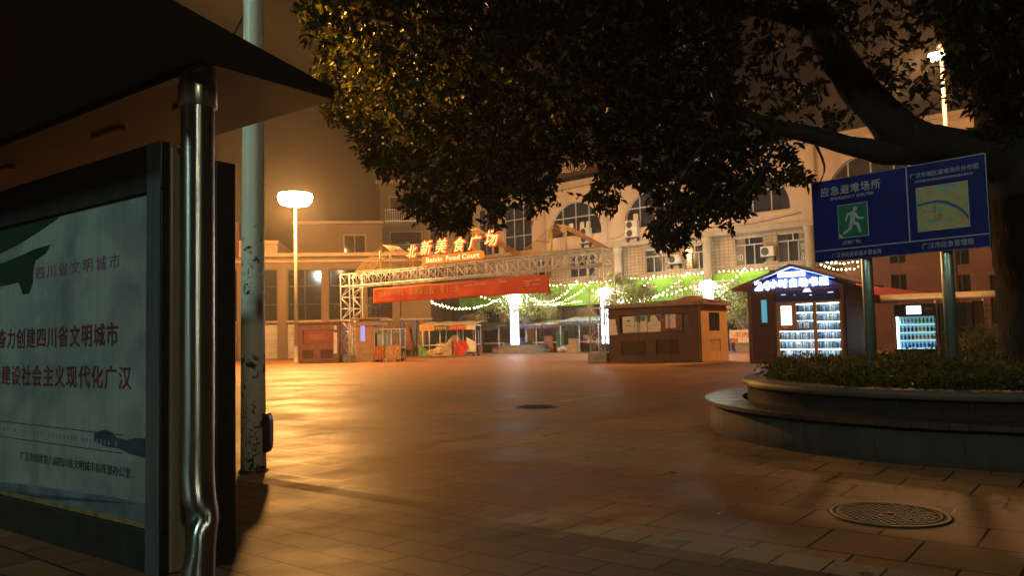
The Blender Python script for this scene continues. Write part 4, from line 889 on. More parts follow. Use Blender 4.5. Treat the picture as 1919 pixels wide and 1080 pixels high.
# ---------------------------------------------------------------- small kiosk on the left
sk = thing('snack_kiosk', 'small brown metal kiosk with a red board standing left of the gate tower', 'kiosk', (-11.55, 42.8, 0), -6)
KW, KH = 2.2, 2.12
MB().holes(rect(0, KW, .02, KH), [rect(.26, 1.92, 1.06, 1.78), rect(.22, .82, .27, .72), rect(1.22, 1.92, .27, .72)], 0, .12).box(0, KW, .125, 1.8, .02, KH).build('body', rust_k, sk)
MB().box(-.12, KW+.12, -.15, 1.9, KH+.003, KH+.12).build('roof', rust_k, sk, .015)
o = MB().box(.27, 1.91, .07, .10, 1.07, 1.77).build('red_board', M('red kiosk board', (.28, .03, .02), .55), sk)
k = MB()
for r_, (z, h, n, x0_) in enumerate(((1.52, .1, 7, .62), (1.36, .11, 9, .55))):
    for i in range(n): x = x0_+i*.115; k.box(x, x+.085, .064, .069, z-h/2, z-h/2+.02).box(x, x+.085, .064, .069, z+h/2-.03, z+h/2-.01).box(x+.03, x+.05, .0645, .0688, z-h/2+.02, z+h/2-.03)
k.build('board_lettering', M('gold print', (.45, .28, .12), .5), o)
def louvre(x0_, x1_, z0_, z1_, mat, par, y=.0):
    k = MB(); n = 7
    for i in range(n):
        z = z0_+(z1_-z0_)*i/n; k.add([(x0_, y+.01, z), (x1_, y+.01, z), (x1_, y+.06, z+(z1_-z0_)/n*.9), (x0_, y+.06, z+(z1_-z0_)/n*.9)], [(0, 1, 2, 3)])
    k.box(x0_, x1_, y+.09, y+.1, z0_, z1_); return k.build('vent_louvre', mat, par)
louvre(.23, .81, .28, .71, rust_k, sk); louvre(1.23, 1.91, .28, .71, rust_k, sk)
MB().box(0, KW, -.02, -.001, .02, .14).box(-.02, .05, -.02, -.001, .141, KH-.02).box(KW-.05, KW+.02, -.02, -.001, .141, KH-.02).box(.08, KW-.08, -.012, -.001, .88, .92).build('panel_seam', rust_k, sk)
MB().box(1.97, 2.16, -.03, -.004, .5, 1.62).box(1.99, 2.14, -.03, -.004, 1.78, 2.0).build('side_notice', paper, sk); MB().box(2.0, 2.14, -.032, -.004, 1.64, 1.76).build('side_notice', blue_p, sk)
fs_ = MB().box(-.55, .55, 0, 1.1, .003, 1.95).box(-.7, .7, -.15, 1.25, 1.953, 2.12).box(-.75, .75, -.2, 1.3, 2.3, 2.38).box(-.4, .4, .1, 1, 2.12, 2.3).build('brick_booth', M('tan booth', (.42, .25, .11), .6, 0, .2, 4, dirt=.3)); q = G(690, 680); fs_.location = (q.x-.35, q.y+.9, 0); fs_.rotation_euler.z = R(-20); tag(fs_, 'tan square booth with stepped cap just right of the left gate tower', 'booth')
pn = MB().box(-.12, .12, 0, .05, 0, .85).box(-.02, .02, .05, .3, .3, .5).build('glowing_notice', EM('violet blue panel', (.35, .38, 1), .8)); pn.location = PY(680, 640, 42.6); tag(pn, 'small upright blue lit panel by the left gate tower', 'notice')

# ---------------------------------------------------------------- kiosk with posters
KO, KA = (3.95, 32.9), -38
kk = thing('market_kiosk', 'brown kiosk with a boarded counter and wood grain end right of the gate', 'kiosk', (KO[0], KO[1], 0), KA)
KW, KD, KH = 4.09, 2.47, 2.2
k = MB().holes(rect(0, KW, .02, KH), [rect(.52, 3.6, 1.2, 1.9), rect(.58, 1.70, .28, .84), rect(2.15, 3.14, .33, .88)], 0, .14).box(0, KW-.12, .145, KD, .02, KH)
k.build('body', rust_k2, kk)
# end wall with window, its own frame turned to face +x
ew = bpy.data.objects.new('end_wall', MB().holes(rect(.0, KD, .02, KH), [rect(.72, 1.72, 1.2, 1.92), rect(.75, 1.75, .38, .86)], 0, .1).mesh('end_wall', kio_side)); COL.objects.link(ew); ew.parent = kk; ew.location = (KW+.01, 0, 0); ew.rotation_euler.z = R(90)
louvre(.76, 1.74, .39, .85, kio_side, ew); MB().box(.73, 1.71, .07, .09, 1.21, 1.91).build('end_window', glass, ew)
MB().box(.53, 3.59, .10, .13, 1.21, 1.89).build('counter_shutter', M('dark counter shutter', (.04, .025, .025), .5), kk)
louvre(.59, 1.69, .29, .83, rust_k2, kk); louvre(2.16, 3.13, .34, .87, rust_k2, kk)
MB().box(-.06, KW+.18, -.14, KD+.1, KH+.003, KH+.16).build('roof_slab', M('kiosk roof edge', (.20, .12, .07), .5, 0, .2, 3, dirt=.3), kk, .02)
MB().sheet(lambda u, v: (2.0+2.3*u, .3+1.9*v, KH+.17+.24*math.sin(math.pi*u)*math.sin(math.pi*v)+.03*math.sin(u*9+v*7)), 16, 12).build('roof_tarpaulin', M('rust roof tarpaulin', (.17, .07, .04), .6, 0, .3, 4, .3, 8), kk)
def poster(label, x0_, x1_, z0_, z1_, mat, y=.055, marks=None, sk_=0):
    o = MB().prism([(x0_, z0_), (x1_+sk_, z0_+.01), (x1_, z1_), (x0_, z1_-.01)], y, y+.006).build('poster', mat); o.location = (KO[0], KO[1], 0); o.rotation_euler.z = R(KA); tag(o, label, 'poster', 'posters on the brown kiosk')
    if marks: 
        kk_ = MB()
        for pl_ in marks[0]: kk_.prism([(x0_+(x1_-x0_)*u, z0_+(z1_-z0_)*v) for u, v in pl_], y-.002, y-.0005)
        kk_.build('print', marks[1], o)
def blot(cx_, cy_, rx, ry, n=11): return [(cx_+rx*math.cos(2*math.pi*i/n)*random.uniform(.6, 1.1), cy_+ry*math.sin(2*math.pi*i/n)*random.uniform(.6, 1.1)) for i in range(n)]
teal = M('teal ink', (.07, .16, .17), .6, 0, .3, 20); navy = M('navy ink', (.03, .06, .2), .6, 0, .2, 20)
k = MB()
for x in (.02, 1.37, 2.72, KW-.03): k.box(x-.015, x+.015, -.012, -.001, .05, KH-.03)
k.box(.0, KW, -.02, -.001, .02, .12).box(.0, KW, -.014, -.001, 1.02, 1.06)
k.build('panel_seam', M('seam strip', (.05, .03, .022), .5, .2, .3, 6), kk)
poster('cream poster with a small dark drawing, leftmost in the kiosk counter', .64, 1.19, 1.2, 1.87, paper, marks=([blot(.5, .72, .15, .08), blot(.3, .42, .06, .05), blot(.5, .44, .07, .05), blot(.68, .4, .07, .05)], teal))
poster('cream poster with teal foliage along its top, second in the kiosk counter', 1.21, 1.75, 1.21, 1.88, paper, marks=([[(0.02, .97), (.95, .97), (.9, .75), (.7, .6), (.55, .72), (.4, .55), (.2, .68), (.04, .6)]], teal))
poster('cream poster with navy corners and a pale arch, third in the kiosk counter', 1.78, 2.36, 1.21, 1.89, paper, marks=([[(.02, .97), (.3, .97), (.22, .8), (.2, .62), (.02, .55)], [(.98, .97), (.6, .97), (.72, .85), (.85, .62), (.98, .6)]], navy))
poster('dark red printed panel at the right end of the kiosk counter', 2.38, 3.3, 1.24, 1.88, M('dark red poster', (.20, .035, .03), .6, 0, .5, 9))
poster('blank pale sheet taped over the dark red panel', 2.58, 3.02, 1.34, 1.89, paper, .045)
poster('tall blank pale sheet curling at the left corner of the kiosk', .02, .33, 1.12, 1.78, paper, -.012, sk_=.1)
op = thing('folded_orange_parasol', 'folded orange striped parasol standing at the right end of the kiosk', 'parasol', (*G(1352, 671)[:2], 0), 0)
MB().path([(0, 0, 1.35), (-.05, 0, 1.6), (-.05, 0, 1.95), (-.2, 0, 2.2), (-.45, 0, 2.3)], [.06, .30, .38, .33, .1], 12, jit=.35).build('cloth', M('orange striped cloth', (.62, .14, .03), .65, 0, .5, 5, .5, 8, stretch=(1, 1, 4)), op)
for x, r_ in ((-.22, .025), (-.12, .02), (.06, .02), (.12, .025)): MB().tube((x, 0, .06), (x, 0, 1.5), r_).build('pole', galv, op)
MB().box(-.3, .2, -.15, .15, .003, .06).build('foot', steel_d, op)

# ---------------------------------------------------------------- 24 hour book kiosk
QO, QA = (8.4, 28.2), -38
bk = thing('book_kiosk', 'dark timber gabled book kiosk with glowing white sign and lit shelves', 'kiosk', (QO[0], QO[1], 0), QA)
BW, BDp, BH = 3.22, 2.9, 2.6
MB().box(.0, .90, .0, .3, .003, BH).box(3.12, BW, .0, .3, .003, BH).box(.9, 3.12, .05, .3, 2.12, BH).box(0, BW, .7, BDp, .003, BH).box(0, .9, .3, .7, .003, BH).box(3.12, BW, .3, .7, .003, BH).box(.9, 3.12, .3, .7, 2.12, BH).box(.9, 3.12, .3, .7, .003, .16).build('walls', wood_d, bk)
MB().prism([(0, BH+.003), (BW, BH+.003), (BW/2, 3.28)], .0, BDp).build('gable', M('gable board in blue glow', (.06, .07, .20), .4), bk)  # board colour takes in the blue glow of the sign
k = MB(); x = .06
while x < .88: k.box(x, x+.035, -.03, -.002, .01, BH-.02); x += .075
k.build('timber_slats', wood_d, bk)
k = MB(); y = .08
while y < BDp: k.box(BW+.002, BW+.03, y, y+.04, .01, BH-.02); y += .085
k.build('timber_slats', wood_d, bk)
for sgn, xe, lab in ((-1, -.5, 0), (1, BW+.5, 0)):
    k = MB(); za, ze = 3.40, 2.66; k.add([(BW/2, -.35, za), (xe, -.35, ze), (xe, BDp+.3, ze), (BW/2, BDp+.3, za), (BW/2, -.35, za-.09), (xe, -.35, ze-.07), (xe, BDp+.3, ze-.07), (BW/2, BDp+.3, za-.09)], [(0, 1, 2, 3), (4, 7, 6, 5), (0, 4, 5, 1), (1, 5, 6, 2), (2, 6, 7, 3), (3, 7, 4, 0)])
    k.build('roof_slope', M('plum roof sheet', (.16, .07, .08), .45, .2, .2, 3), bk)
# cabinet: frame, shelves, books, strips, screen
fr = MB().box(.9, 1.02, .04, .14, .16, 2.12).box(2.18, 2.30, .04, .14, .16, 2.12).box(3.04, 3.118, .04, .14, .16, 2.12).box(1.02, 3.04, .04, .14, 2.04, 2.119).box(1.02, 1.62, .05, .14, 1.16, 1.26).box(1.50, 1.62, .05, .14, 1.26, 2.04).box(1.02, 1.5, .06, .13, 1.26, 2.04).build('cabinet_frame', wood_o, bk)
MB().box(1.10, 1.46, .035, .058, 1.32, 1.98).build('touch_screen', EM('white screen', (.86, .93, 1), 2.2), bk)
MB().box(1.2, 1.3, .04, .05, 1.21, 1.24).build('card_reader', EM('red lit slot', (1, .15, .1), .8, False), bk)
strip = EM('cool white shelf strip', (.66, .84, 1), 16.0); back = EM('shelf back with added glow', (.45, .66, .85), .7); 
def book_row(x0_, x1_, z, h):
    s = MB().box(x0_, x1_, .09, .45, z-.018, z).build('shelf', white_f, bk)
    MB().box(x0_, x1_, .46, .5, z+.001, z+h-.02).build('shelf_back', back, s)  # emission stands in for strip light falling on the back
    MB().box(x0_, x1_, .095, .115, z+h-.045, z+h-.022).build('light_strip', strip, s)
    x = x0_+.01; groups = [MB(), MB(), MB()]
    while x < x1_-.03:
        w = random.uniform(.018, .045); hh = h*random.uniform(.55, .80); groups[random.choice((0, 0, 0, 1, 1, 2))].box(x, x+w-.003, .19+random.uniform(0, .02), .4, z+.001, z+hh); x += w
    for g_, mm in zip(groups, (bookw, bookb, bookg)): g_.build('book_row', mm, s)
bookw = M('white book spines', (.70, .78, .84), .5, 0, .3, 40, stretch=(1, 1, .1)); bookb = M('blue book spines', (.16, .36, .55), .5, 0, .4, 40); bookg = M('dark teal book spines', (.06, .16, .2), .5, 0, .4, 40)
for i, z in enumerate((.2, .51, .82)): book_row(1.02, 2.18, z, .31)
for z in (1.2, 1.47, 1.76): book_row(1.63, 2.18, z, .29)
for z in (.2, .51, .82, 1.14, 1.45, 1.76): book_row(2.30, 3.04, z, .31 if z < 1.1 else .29)
sw = EM('white lit sign letter', (.42, .60, 1), 10); 
text('sign_logo', '24', .42, sw, bk, .52, -.06, 2.72, ext=.03, bold=.02, width=.5)
for ch, x in zip('小时自助书屋', (.93, 1.26, 1.60, 1.94, 2.28, 2.62)): text('sign_character', ch, .30, sw, bk, x, -.06, 2.76, ext=.03, bold=.012)
MB().box(1.08, 2.0, -.06, -.02, 2.98, 3.14).build('sign_panel', sw, bk)
bluelight = EM('added blue glow', (.07, .16, 1), 16)
MB().tube((.2, -.18, 2.86), (1.6, -.18, 3.29), .02).tube((1.62, -.18, 3.29), (3.0, -.18, 2.84), .02).build('gable_glow_strip', bluelight, bk)  # tubes added to spread the sign's blue glow over the gable
MB().box(1.0, 3.0, -.02, .046, 2.14, 2.5).build('header_board', M('navy header board', (.02, .03, .12), .3), bk)
MB().prism([(1.9, 2.42), (2.2, 2.42), (2.12, 2.55), (1.98, 2.55)], -.06, -.03).build('header_emblem', EM('pink white emblem', (1, .8, .85), 1.2, False), bk)
MB().box(1.15, 1.32, -.024, -.021, 2.36, 2.38).box(2.72, 2.9, -.024, -.021, 2.36, 2.39).box(1.6, 1.64, -.024, -.021, 2.33, 2.35).box(2.12, 2.2, -.024, -.021, 2.3, 2.33).build('header_lettering', EM('small lit lettering', (1, .95, .95), 1.2, False), bk)
MB().box(.45, .64, -.05, -.032, 1.43, 2.22).build('side_notice', EM('cyan notice', (.10, .42, .60), .75), bk)
MB().tube((-.06, .1, .01), (-.06, .1, 2.6), .05, seg=10).build('downpipe', M('grey downpipe', (.12, .13, .16), .35), bk)
pr_ = PY(1608, 560, 33); par = thing('red_parasol', 'open red parasol behind the book kiosk and the vending machine roof', 'parasol', (pr_.x, pr_.y, 0))
MB().lathe([(0, 3.0), (1.0, 2.84), (2.85, 2.42), (2.85, 2.24)], seg=10, smooth=False).build('canopy', M('red parasol cloth', (.28, .022, .022), .6), par); MB().tube((0, 0, .003), (0, 0, 3.05), .03).build('pole', galv, par)

# ---------------------------------------------------------------- vending machine and shelter
VO = (14.0, 29.2); VA = -24
vs = thing('vending_machine', 'lit drinks vending machine with a small white screen', 'vending machine', (VO[0], VO[1], 0), VA)
VW, VH = 1.36, 1.98
MB().box(0, VW, .35, .9, .05, VH).box(0, .05, 0, .35, .05, VH).box(VW-.05, VW, 0, .35, .05, VH).box(.05, VW-.05, 0, .35, .05, .35).build('cabinet', M('grey machine body', (.10, .105, .11), .4), vs)
MB().box(.0, VW, -.05, .35, 1.55, VH+.004).build('header', black, vs); MB().box(.40, .88, -.062, -.051, 1.62, 1.92).build('screen', EM('white vending screen', (.9, .95, 1), 2.4), vs)
MB().prism([(1.0, 1.74), (1.25, 1.74), (1.28, 1.82), (1.13, 1.87), (.97, 1.82)], -.056, -.051).build('header_print', M('dim header print', (.3, .12, .14), .5), vs)
MB().box(.055, .13, .02, .06, .36, 1.54).build('light_strip', EM('cool white tube', (.72, .95, 1), 9), vs)
MB().box(.06, VW-.06, .33, .348, .36, 1.54).build('back_panel', EM('cool back light', (.25, .50, .60), .4), vs)
bot = MB().lathe([(.001, 0), (.042, .005), (.045, .13), (.03, .17), (.016, .20), (.016, .225), (.001, .226)], seg=10)
bm_ = {n: bot.mesh('drink_bottle', M(n, c, .25, 0, .2, 8)) for n, c in (('green drink', (.12, .5, .08)), ('dark drink', (.02, .03, .05)), ('orange drink', (.65, .25, .04)), ('blue drink', (.05, .2, .6)), ('clear drink', (.4, .6, .65)))}
va = R(VA)
for r_, (z, seq, lab) in enumerate(((1.26, 'green drink', 'green bottle on the top shelf of the vending machine'), (.97, 'dark drink', 'dark bottle on the second shelf of the vending machine'), (.68, 'orange drink', 'orange bottle on the third shelf of the vending machine'), (.39, 'blue drink', 'blue bottle on the bottom shelf of the vending machine'))):
    MB().box(.05, VW-.05, .05, .33, z-.03, z-.004).build('shelf', EM('lit shelf edge', (.5, .9, 1), 1.2), vs)
    for i in range(9):
        nm, lb_ = seq, lab
        if r_ == 2 and i < 4: nm, lb_ = 'dark drink', 'dark bottle on the third shelf of the vending machine'
        if r_ == 1 and i in (5, 6): nm, lb_ = 'orange drink', 'orange bottle on the second shelf of the vending machine'
        if r_ == 0 and i < 4: nm, lb_ = 'clear drink', 'clear bottle on the top shelf of the vending machine'
        o = bpy.data.objects.new('drink_bottle', bm_[nm]); COL.objects.link(o); x, y = .2+i*.125, .14
        o.location = (VO[0]+x*math.cos(va)-y*math.sin(va), VO[1]+x*math.sin(va)+y*math.cos(va), z-.003); tag(o, lb_, 'bottle', 'bottles in the vending machine')
v2 = thing('locker_cabinet', 'unlit dark cabinet beside the vending machine under the curved roof', 'cabinet', (VO[0], VO[1], 0), VA)
MB().box(1.46, 2.5, 0, .85, .05, VH).build('body', M('grey cabinet', (.10, .095, .095), .5), v2); MB().box(1.55, 2.32, -.012, -.001, .2, 1.88).build('door', M('dark glass door', (.03, .03, .045), .2), v2)
MB().box(2.54, 2.85, .0, .7, .003, 2.02).build('side_pillar', M('tan pillar', (.22, .16, .11), .7), v2)
vr = thing('curved_roof_shelter', 'cream curved sheet roof over the vending machine', 'shelter', (VO[0], VO[1], 0), VA)
MB().sheet(lambda u, v: (-.45+3.75*u, -.75+1.55*(1-math.cos(v*1.9))/(1-math.cos(1.9)), 2.08+.30*math.sin(v*1.9)), 6, 14).build('roof_sheet', M('cream roof sheet', (.62, .50, .33), .5), vr).modifiers.new('s', 'SOLIDIFY').thickness = .03
for x in (.1, .75, 1.4, 2.3, 2.9): MB().tube((x, .8, 1.99), (x, -.5, 2.12), .016).build('bracket', red_c, vr)
for x in (1.41, 2.95): MB().tube((x, .92, .003), (x, .92, 2.25), .035).build('post', galv, vr)
fe = thing('iron_fence', 'dark iron bar fence between the vending machine and the tree', 'fence', (17.6, 32.4, 0), -30)
k = MB()
for z in (.25, 1.75, 1.95): k.box(0, 3.6, -.02, .02, z-.02, z+.02)
for i in range(26): k.tube((.05+i*.14, 0, .02), (.05+i*.14, 0, 2.05), .013, seg=5)
k.build('bars', black, fe)
for x in (0, 1.8, 3.6): MB().box(x-.04, x+.04, -.04, .04, .003, 2.15).build('post', black, fe)
bu = thing('round_bush', 'small round bush with pale flowers beside the tree trunk', 'bush', (*PY(1862, 640, 13)[:2], .0))
P = RNG.normal(size=(2600, 3))*np.array([.26, .26, .15])+np.array([0, 0, .82]); leaves('foliage', P, .06, leaf_pale, bu, 0, .6)
MB().path([(0, 0, .0), (0, 0, .75)], [.03, .02], 6).build('stem', bark, bu)

# ---------------------------------------------------------------- planter, shrubs, sign
PC = (5.47, 8.78)
rp = thing('round_planter', 'big round tiered stone planter with a dark timber bench ring', 'planter', (PC[0], PC[1], 0))
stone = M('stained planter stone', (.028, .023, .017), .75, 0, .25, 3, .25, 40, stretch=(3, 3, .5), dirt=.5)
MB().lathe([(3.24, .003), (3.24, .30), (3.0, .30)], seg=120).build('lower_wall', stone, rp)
k = MB()
for i in range(30):
    a = 2*math.pi*i/30+.07
    k.add([((3.242)*math.cos(a+d), 3.242*math.sin(a+d), z) for d, z in ((-.0014, .01), (.0014, .01), (.0014, .298), (-.0014, .298))], [(0, 1, 2, 3)])
    k.add([((2.803)*math.cos(a+d), 2.803*math.sin(a+d), z) for d, z in ((-.0016, .355), (.0016, .355), (.0016, .488), (-.0016, .488))], [(0, 1, 2, 3)])
k.build('stone_joint', soil, rp)
k = MB(); n = 150
for i in range(n):
    a0, a1 = 2*math.pi*i/n+.0007, 2*math.pi*(i+1)/n-.0007; dz = random.uniform(-.002, .002)
    v = [(r*math.cos(a), r*math.sin(a), z) for z in (.305+dz, .345+dz) for r, a in ((2.86, a0), (3.29, a0), (3.29, a1), (2.86, a1))]
    k.add(v, [(0, 3, 2, 1), (4, 5, 6, 7), (0, 1, 5, 4), (1, 2, 6, 5), (2, 3, 7, 6), (3, 0, 4, 7)])
k.build('bench_slats', M('weathered bench timber', (.05, .032, .023), .38, 0, .35, 6, .2, 30), rp)
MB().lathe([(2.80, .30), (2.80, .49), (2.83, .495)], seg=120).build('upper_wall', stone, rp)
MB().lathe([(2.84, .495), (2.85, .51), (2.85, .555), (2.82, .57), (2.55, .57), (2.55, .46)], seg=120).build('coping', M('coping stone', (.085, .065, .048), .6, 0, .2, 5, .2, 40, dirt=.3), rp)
MB().lathe([(2.55, .47), (0, .52)], seg=60).build('soil', soil, rp)
P = []
for _ in range(1500):
    a, r_ = random.random()*2*math.pi, 2.58*math.sqrt(random.random()); hh = random.uniform(.12, .30)+.05*math.sin(a*7+r_*4)
    cx_, cy_ = PC[0]+r_*math.cos(a), PC[1]+r_*math.sin(a)
    for i in range(26): P.append((cx_+random.gauss(0, .075), cy_+random.gauss(0, .075), .49+hh*random.random()**.6))
sg = leaves('shrub_bed', np.array(P), .055, leaf_sh, None, -.5, .5); tag(sg, 'dense low shrubs filling the round planter', 'shrubs', kind='stuff')
for i, (px, py, dd, lab) in enumerate(((1495, 672, 7.9, 'tiny pink flower cluster in the shrubs left of the left sign pole'), (1515, 670, 8.0, 'second pink flower cluster nearer the left sign pole'))):
    q = PY(px, py, dd); k = MB()
    for j in range(14):
        x, y, z = random.gauss(0, .04), random.gauss(0, .04), random.gauss(0, .03)
        k.lathe([(.001, z), (.013, z+.006), (.001, z+.014)], (x, y), 6)
    k.tube((0, 0, -.12), (0, 0, .0), .002)
    o = k.build('pink_flower', M('magenta petals', (.35, .04, .16), .6)); o.location = q; tag(o, lab, 'flower')
GO = PY(1525, 420, 9.6); gx = PY(1850, 380, 8.15)
GA = math.degrees(math.atan2(gx.y-GO.y, gx.x-GO.x))
def SG(x, y): return PL(x, y, GO, GA)
sign_steel = M('teal grey galvanised post', (.40, .52, .50), .38, .7, .15, 4, stretch=(5, 5, .3))
sw_t = M('dull white reflective print', (.50, .52, .52), .6, 0, .15, 8)
si = thing('emergency_shelter_sign', 'big blue sign board on two steel poles standing in the planter', 'sign', (GO.x, GO.y, 0), GA)
(sx0, sz1), (sx0b, sz0) = SG(1522, 345), SG(1528, 492); (sx1, sz1b), (sx1b, sz0b) = SG(1845, 287), SG(1856, 461)
SX0, SX1 = (sx0+sx0b)/2, (sx1+sx1b)/2; SZ0, SZ1 = (sz0+sz0b)/2, (sz1+sz1b)/2
def mm_(x, y):
    s, z = SG(x, y); return s, z
MB().box(SX0, SX1, 0, .03, SZ0, SZ1).build('board', M('blue reflective sheet', (.0025, .013, .17), .5, 0, .2, 3, spec=.2, dirt=.25), si, .004)
MB().box(SX0-.008, SX0, -.004, .034, SZ0, SZ1).box(SX1, SX1+.008, -.004, .034, SZ0, SZ1).box(SX0, SX1, -.004, .034, SZ0-.008, SZ0-.0005).box(SX0, SX1, -.004, .034, SZ1+.0005, SZ1+.008).build('edge_trim', steel_d, si)
zl = SG(1530, 474)[1]; xd = SG(1702, 390)[0]; HH = SZ1-SZ0; WW = SX1-SX0
zl = SZ0+.135*HH
MB().box(SX0, SX1, -.003, -.0005, zl-.006, zl+.006).box(xd-.006, xd+.006, -.0035, -.0008, zl, SZ1).build('white_line', sw_t, si)
def at_(x, y):   # photo pixel to board
    s, z = SG(x, y); return s, z
s1, z1 = at_(1545, 352); s2, z2 = at_(1672, 342)
L_ = SX0+.06*WW; 
text('lettering', '应急避难场所', .118, sw_t, si, SX0+.245*WW, -.003, SZ1-.135*HH, width=.375*WW, ext=.001, bold=.001, gap=1.18)
text('lettering', 'EMERGENCY SHELTER', .05, sw_t, si, SX0+.255*WW, -.003, SZ1-.235*HH, width=.27*WW, ext=.001)
gx0, gx1 = SX0+.165*WW, SX0+.345*WW; gz0, gz1 = SZ0+.27*HH, SZ0+.665*HH
pg = MB().box(gx0-.008, gx1+.008, -.003, -.0006, gz0-.008, gz1+.008).build('pictogram_border', sw_t, si); MB().box(gx0, gx1, -.005, -.0032, gz0, gz1).build('pictogram', M('dark green sheet', (.005, .16, .09), .4), si)
def man():
    # running figure, unit square coordinates
    k = MB(); w = gx1-gx0; h = gz1-gz0; X = lambda u: gx0+u*w; Z = lambda v: gz0+v*h
    k.prism([(X(.60)+.075*w*math.cos(a), Z(.85)+.075*w*math.sin(a)) for a in [2*math.pi*i/18 for i in range(18)]], -.0072, -.0054)
    def bar(p, q, r0, r1):
        p, q = Vector((X(p[0]), Z(p[1]))), Vector((X(q[0]), Z(q[1]))); d = (q-p).normalized(); n = Vector((-d.y, d.x)); r0 *= w; r1 *= w; pts = []
        a = math.atan2(n.y, n.x)
        pts += [(p.x+r0*math.cos(a+math.pi*i/6), p.y+r0*math.sin(a+math.pi*i/6)) for i in range(7)]
        pts += [(q.x+r1*math.cos(a+math.pi+math.pi*i/6), q.y+r1*math.sin(a+math.pi+math.pi*i/6)) for i in range(7)]
        bar.n += 1; k.prism(pts, -.0072-.00004*bar.n, -.0054)
    bar.n = 0
    bar((.53, .70), (.47, .46), .10, .075)
    bar((.50, .74), (.33, .70), .04, .04); bar((.33, .70), (.26, .52), .04, .033)
    bar((.60, .70), (.68, .56), .042, .04); bar((.68, .56), (.86, .53), .038, .03)
    bar((.50, .45), (.67, .36), .062, .05); bar((.67, .36), (.73, .14), .05, .042)
    bar((.44, .44), (.40, .26), .062, .05); bar((.40, .26), (.17, .13), .046, .038)
    k.prism([(X(0), Z(0)), (X(.18), Z(0)), (X(0), Z(.14))], -.0075, -.0054)
    return k.build('running_figure', sw_t, si)
man()
text('lettering', '(北新广场)', .05, sw_t, si, SX0+.24*WW, -.003, SZ0+.205*HH, width=.115*WW, ext=.001)
text('lettering', '广汉市住房和城乡建设局', .062, sw_t, si, SX0+.265*WW, -.003, SZ0+.062*HH, width=.305*WW, ext=.001)
text('lettering', '广汉市应急管理局', .07, sw_t, si, SX0+.785*WW, -.003, SZ0+.07*HH, width=.27*WW, ext=.001)
text('lettering', '广汉市城区避难场所分布图', .06, sw_t, si, SX0+.785*WW, -.003, SZ1-.115*HH, width=.36*WW, ext=.001)
k = MB(); x = SX0+.63*WW
while x < SX0+.93*WW: w = random.uniform(.008, .03); k.box(x, x+w, -.003, -.0006, SZ1-.20*HH, SZ1-.175*HH); x += w+.006
k.build('fine_print', M('dim fine print', (.25, .3, .4), .5), si)
mx0, mx1, mz0, mz1 = SX0+.635*WW, SX0+.905*WW, SZ0+.24*HH, SZ0+.735*HH
def map_mat():
    mt, n, b = nt('city map print'); L = n.links.new; N = n.nodes.new
    tc = N('ShaderNodeTexCoord'); nz = N('ShaderNodeTexNoise'); nz.inputs['Scale'].default_value = 7; nz.inputs['Detail'].default_value = 5; L(tc.outputs['Object'], nz.inputs[0])
    r = N('ShaderNodeValToRGB'); r.color_ramp.elements[0].position = .38; r.color_ramp.elements[0].color = (.18, .42, .40, 1); r.color_ramp.elements[1].position = .52; r.color_ramp.elements[1].color = (.52, .45, .16, 1); q = r.color_ramp.elements.new(.66); q.color = (.45, .33, .18, 1)
    L(nz.outputs[0], r.inputs[0]); L(r.outputs[0], b.inputs['Base Color']); b.inputs['Roughness'].default_value = .5; return mt
MB().box(mx0-.006, mx1+.006, -.0025, -.0006, mz0-.006, mz1+.006).build('map_border', sw_t, si)
mp_ = MB().box(mx0, mx1, -.0042, -.0027, mz0, mz1).build('map', map_mat(), si)
mw, mh = mx1-mx0, mz1-mz0
riv = [(0, .60), (.2, .63), (.42, .64), (.6, .58), (.78, .46), (.92, .32), (1, .18)]
k = MB(); up_ = [(mx0+u*mw, mz0+(v+.02+.03*u)*mh) for u, v in riv]; dn_ = [(mx0+u*mw, mz0+(v-.02-.03*u)*mh) for u, v in riv][::-1]; k.prism(up_+dn_, -.0052, -.0044); k.build('river', M('river blue print', (.03, .10, .28), .5), mp_)
k = MB()
for i in range(8): k.box(mx0+.38*mw+(i % 2)*.05*mw, mx0+.38*mw+(i % 2)*.05*mw+.06*mw, -.0052, -.0044, mz0+(.2+.022*i)*mh, mz0+(.212+.022*i)*mh)
for i in range(10): k.box(mx0+random.random()*.85*mw, mx0+random.random()*.1*mw+.0*mw+mx0*0, 0, 0, 0, 0) if False else None
k.box(mx0+.36*mw, mx0+.365*mw, -.0052, -.0044, mz0+.12*mh, mz0+.58*mh).box(mx0+.1*mw, mx0+.58*mw, -.0052, -.0044, mz0+.42*mh, mz0+.426*mh)
k.build('map_print', ink, mp_)
for px, dx in ((1616, 0), (1767, 0)):
    s, _ = SG(px, 480); 
    MB().tube((s, .10, .45), (s, .10, SZ1-.06), .062, seg=20).build('pole', sign_steel, si)
MB().box(SX0+.1, SX1-.1, .031, .045, SZ0+.2*HH, SZ0+.24*HH).box(SX0+.1, SX1-.1, .031, .045, SZ1-.24*HH, SZ1-.2*HH).build('back_rail', galv, si)

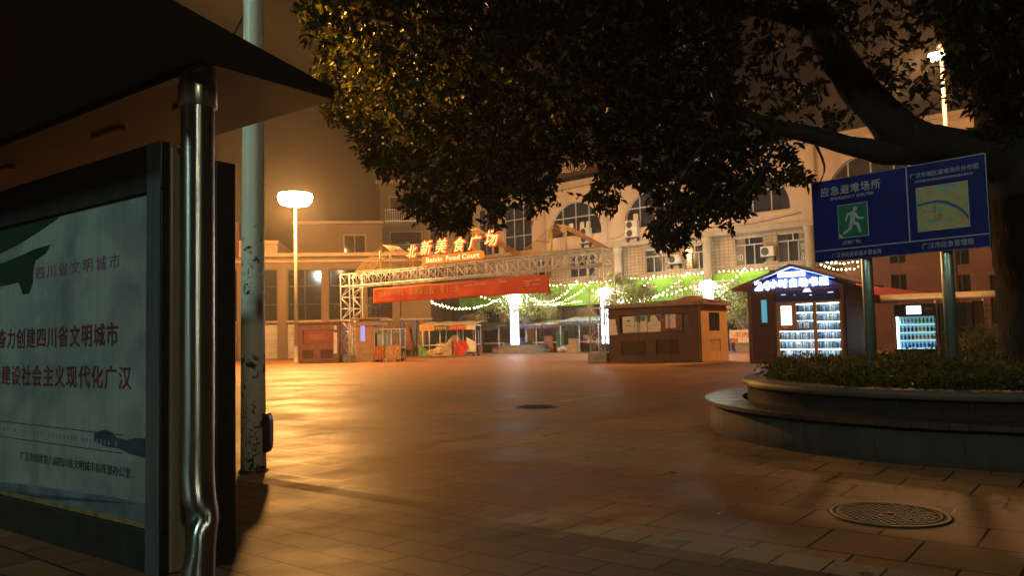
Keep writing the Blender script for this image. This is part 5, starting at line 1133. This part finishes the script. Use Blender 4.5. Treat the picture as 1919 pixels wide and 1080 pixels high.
# ---------------------------------------------------------------- manholes, fallen leaves
iron = M('worn cast iron', (.035, .028, .022), .5, .4, .3, 10, .2, 60)
def manhole(label, c, r):
    t = thing('manhole', label, 'manhole', (c[0], c[1], 0))
    MB().lathe([(r, .002), (r*.985, .010), (r*.88, .010), (r*.87, .003)], seg=56).build('frame_ring', iron, t)
    k = MB().lathe([(r*.855, .003), (r*.84, .011), (r*.80, .011), (r*.79, .006), (0, .006)], seg=56)
    n = 9; w = r*.72/n
    for i in range(-n, n+1):
        for j in range(-n, n+1):
            x, y = i*w*1.0, j*w*1.0
            if math.hypot(x, y) < r*.74 and math.hypot(x, y) > r*.12 and (i+j) % 2 == 0: k.box(x-w*.42, x+w*.42, y-w*.42, y+w*.42, .0062, .011)
    k.lathe([(r*.1, .0062), (r*.1, .012), (0, .012)], seg=16)
    k.build('cover', iron, t).rotation_euler.z = R(-38)
c = G(1664, 966); manhole('round cast iron manhole cover with a raised grid near the planter', (c.x, c.y), .345)
c = G(1004, 763); manhole('dark manhole cover far out in the middle of the plaza', (c.x, c.y), .36)
for i, (px, py, s_, col, lab) in enumerate(((1128, 819, .09, (.45, .38, .03), 'bright yellow fallen leaf in the middle of the paving'), (1003, 806, .07, (.42, .33, .05), 'small yellow fallen leaf left of the brightest one'), (1029, 819, .07, (.08, .05, .03), 'dark curled leaf beside the small yellow leaf'), (1268, 890, .08, (.06, .035, .02), 'dark fallen leaf left of the planter foot'), (1106, 860, .06, (.12, .07, .04), 'brown dry leaf below the bright yellow leaf'), (1412, 919, .05, (.35, .33, .30), 'tiny pale scrap on the paving in front of the planter'), (758, 838, .03, (.5, .45, .4), 'tiny white scrap on the left paving'))):
    q = G(px, py); k = MB(); a = random.random()*3
    pts = [(0, 0, .006), (.4, .22, .02), (.8, .15, .015), (1, 0, .03), (.8, -.15, .012), (.4, -.22, .025)]
    k.add([((x*math.cos(a)-y*math.sin(a))*s_, (x*math.sin(a)+y*math.cos(a))*s_, z*s_*6) for x, y, z in pts], [(0, 1, 2, 3), (0, 3, 4, 5)])
    o = k.build('fallen_leaf', M('leaf litter', col, .6)); o.location = (q.x, q.y, .002); tag(o, lab, 'leaf', 'leaves fallen on the paving')
# overhead wire by the pole
k = MB().path([PY(455, -30, 7.0), PY(462, 20, 7.05), PY(440, 60, 7.1), PY(425, 95, 7.15), PY(405, 150, 7.2)], .008, 5).build('overhead_cable', black); tag(k, 'thin black cable hanging beside the top of the green pole', 'cable')

# ---------------------------------------------------------------- night haze
hz = bpy.data.materials.new('night haze'); hz.use_nodes = True; n = hz.node_tree; n.nodes.remove(n.nodes['Principled BSDF'])
pv_ = n.nodes.new('ShaderNodeVolumePrincipled'); pv_.inputs['Color'].default_value = (.9, .85, .8, 1); pv_.inputs['Density'].default_value = .0012; pv_.inputs['Anisotropy'].default_value = .55
n.links.new(pv_.outputs[0], n.nodes['Material Output'].inputs['Volume'])
hb = MB().box(-265, 265, -125, 265, -1, 24).build('haze', hz); tag(hb, 'thin night mist over the whole plaza', 'haze', kind='stuff')
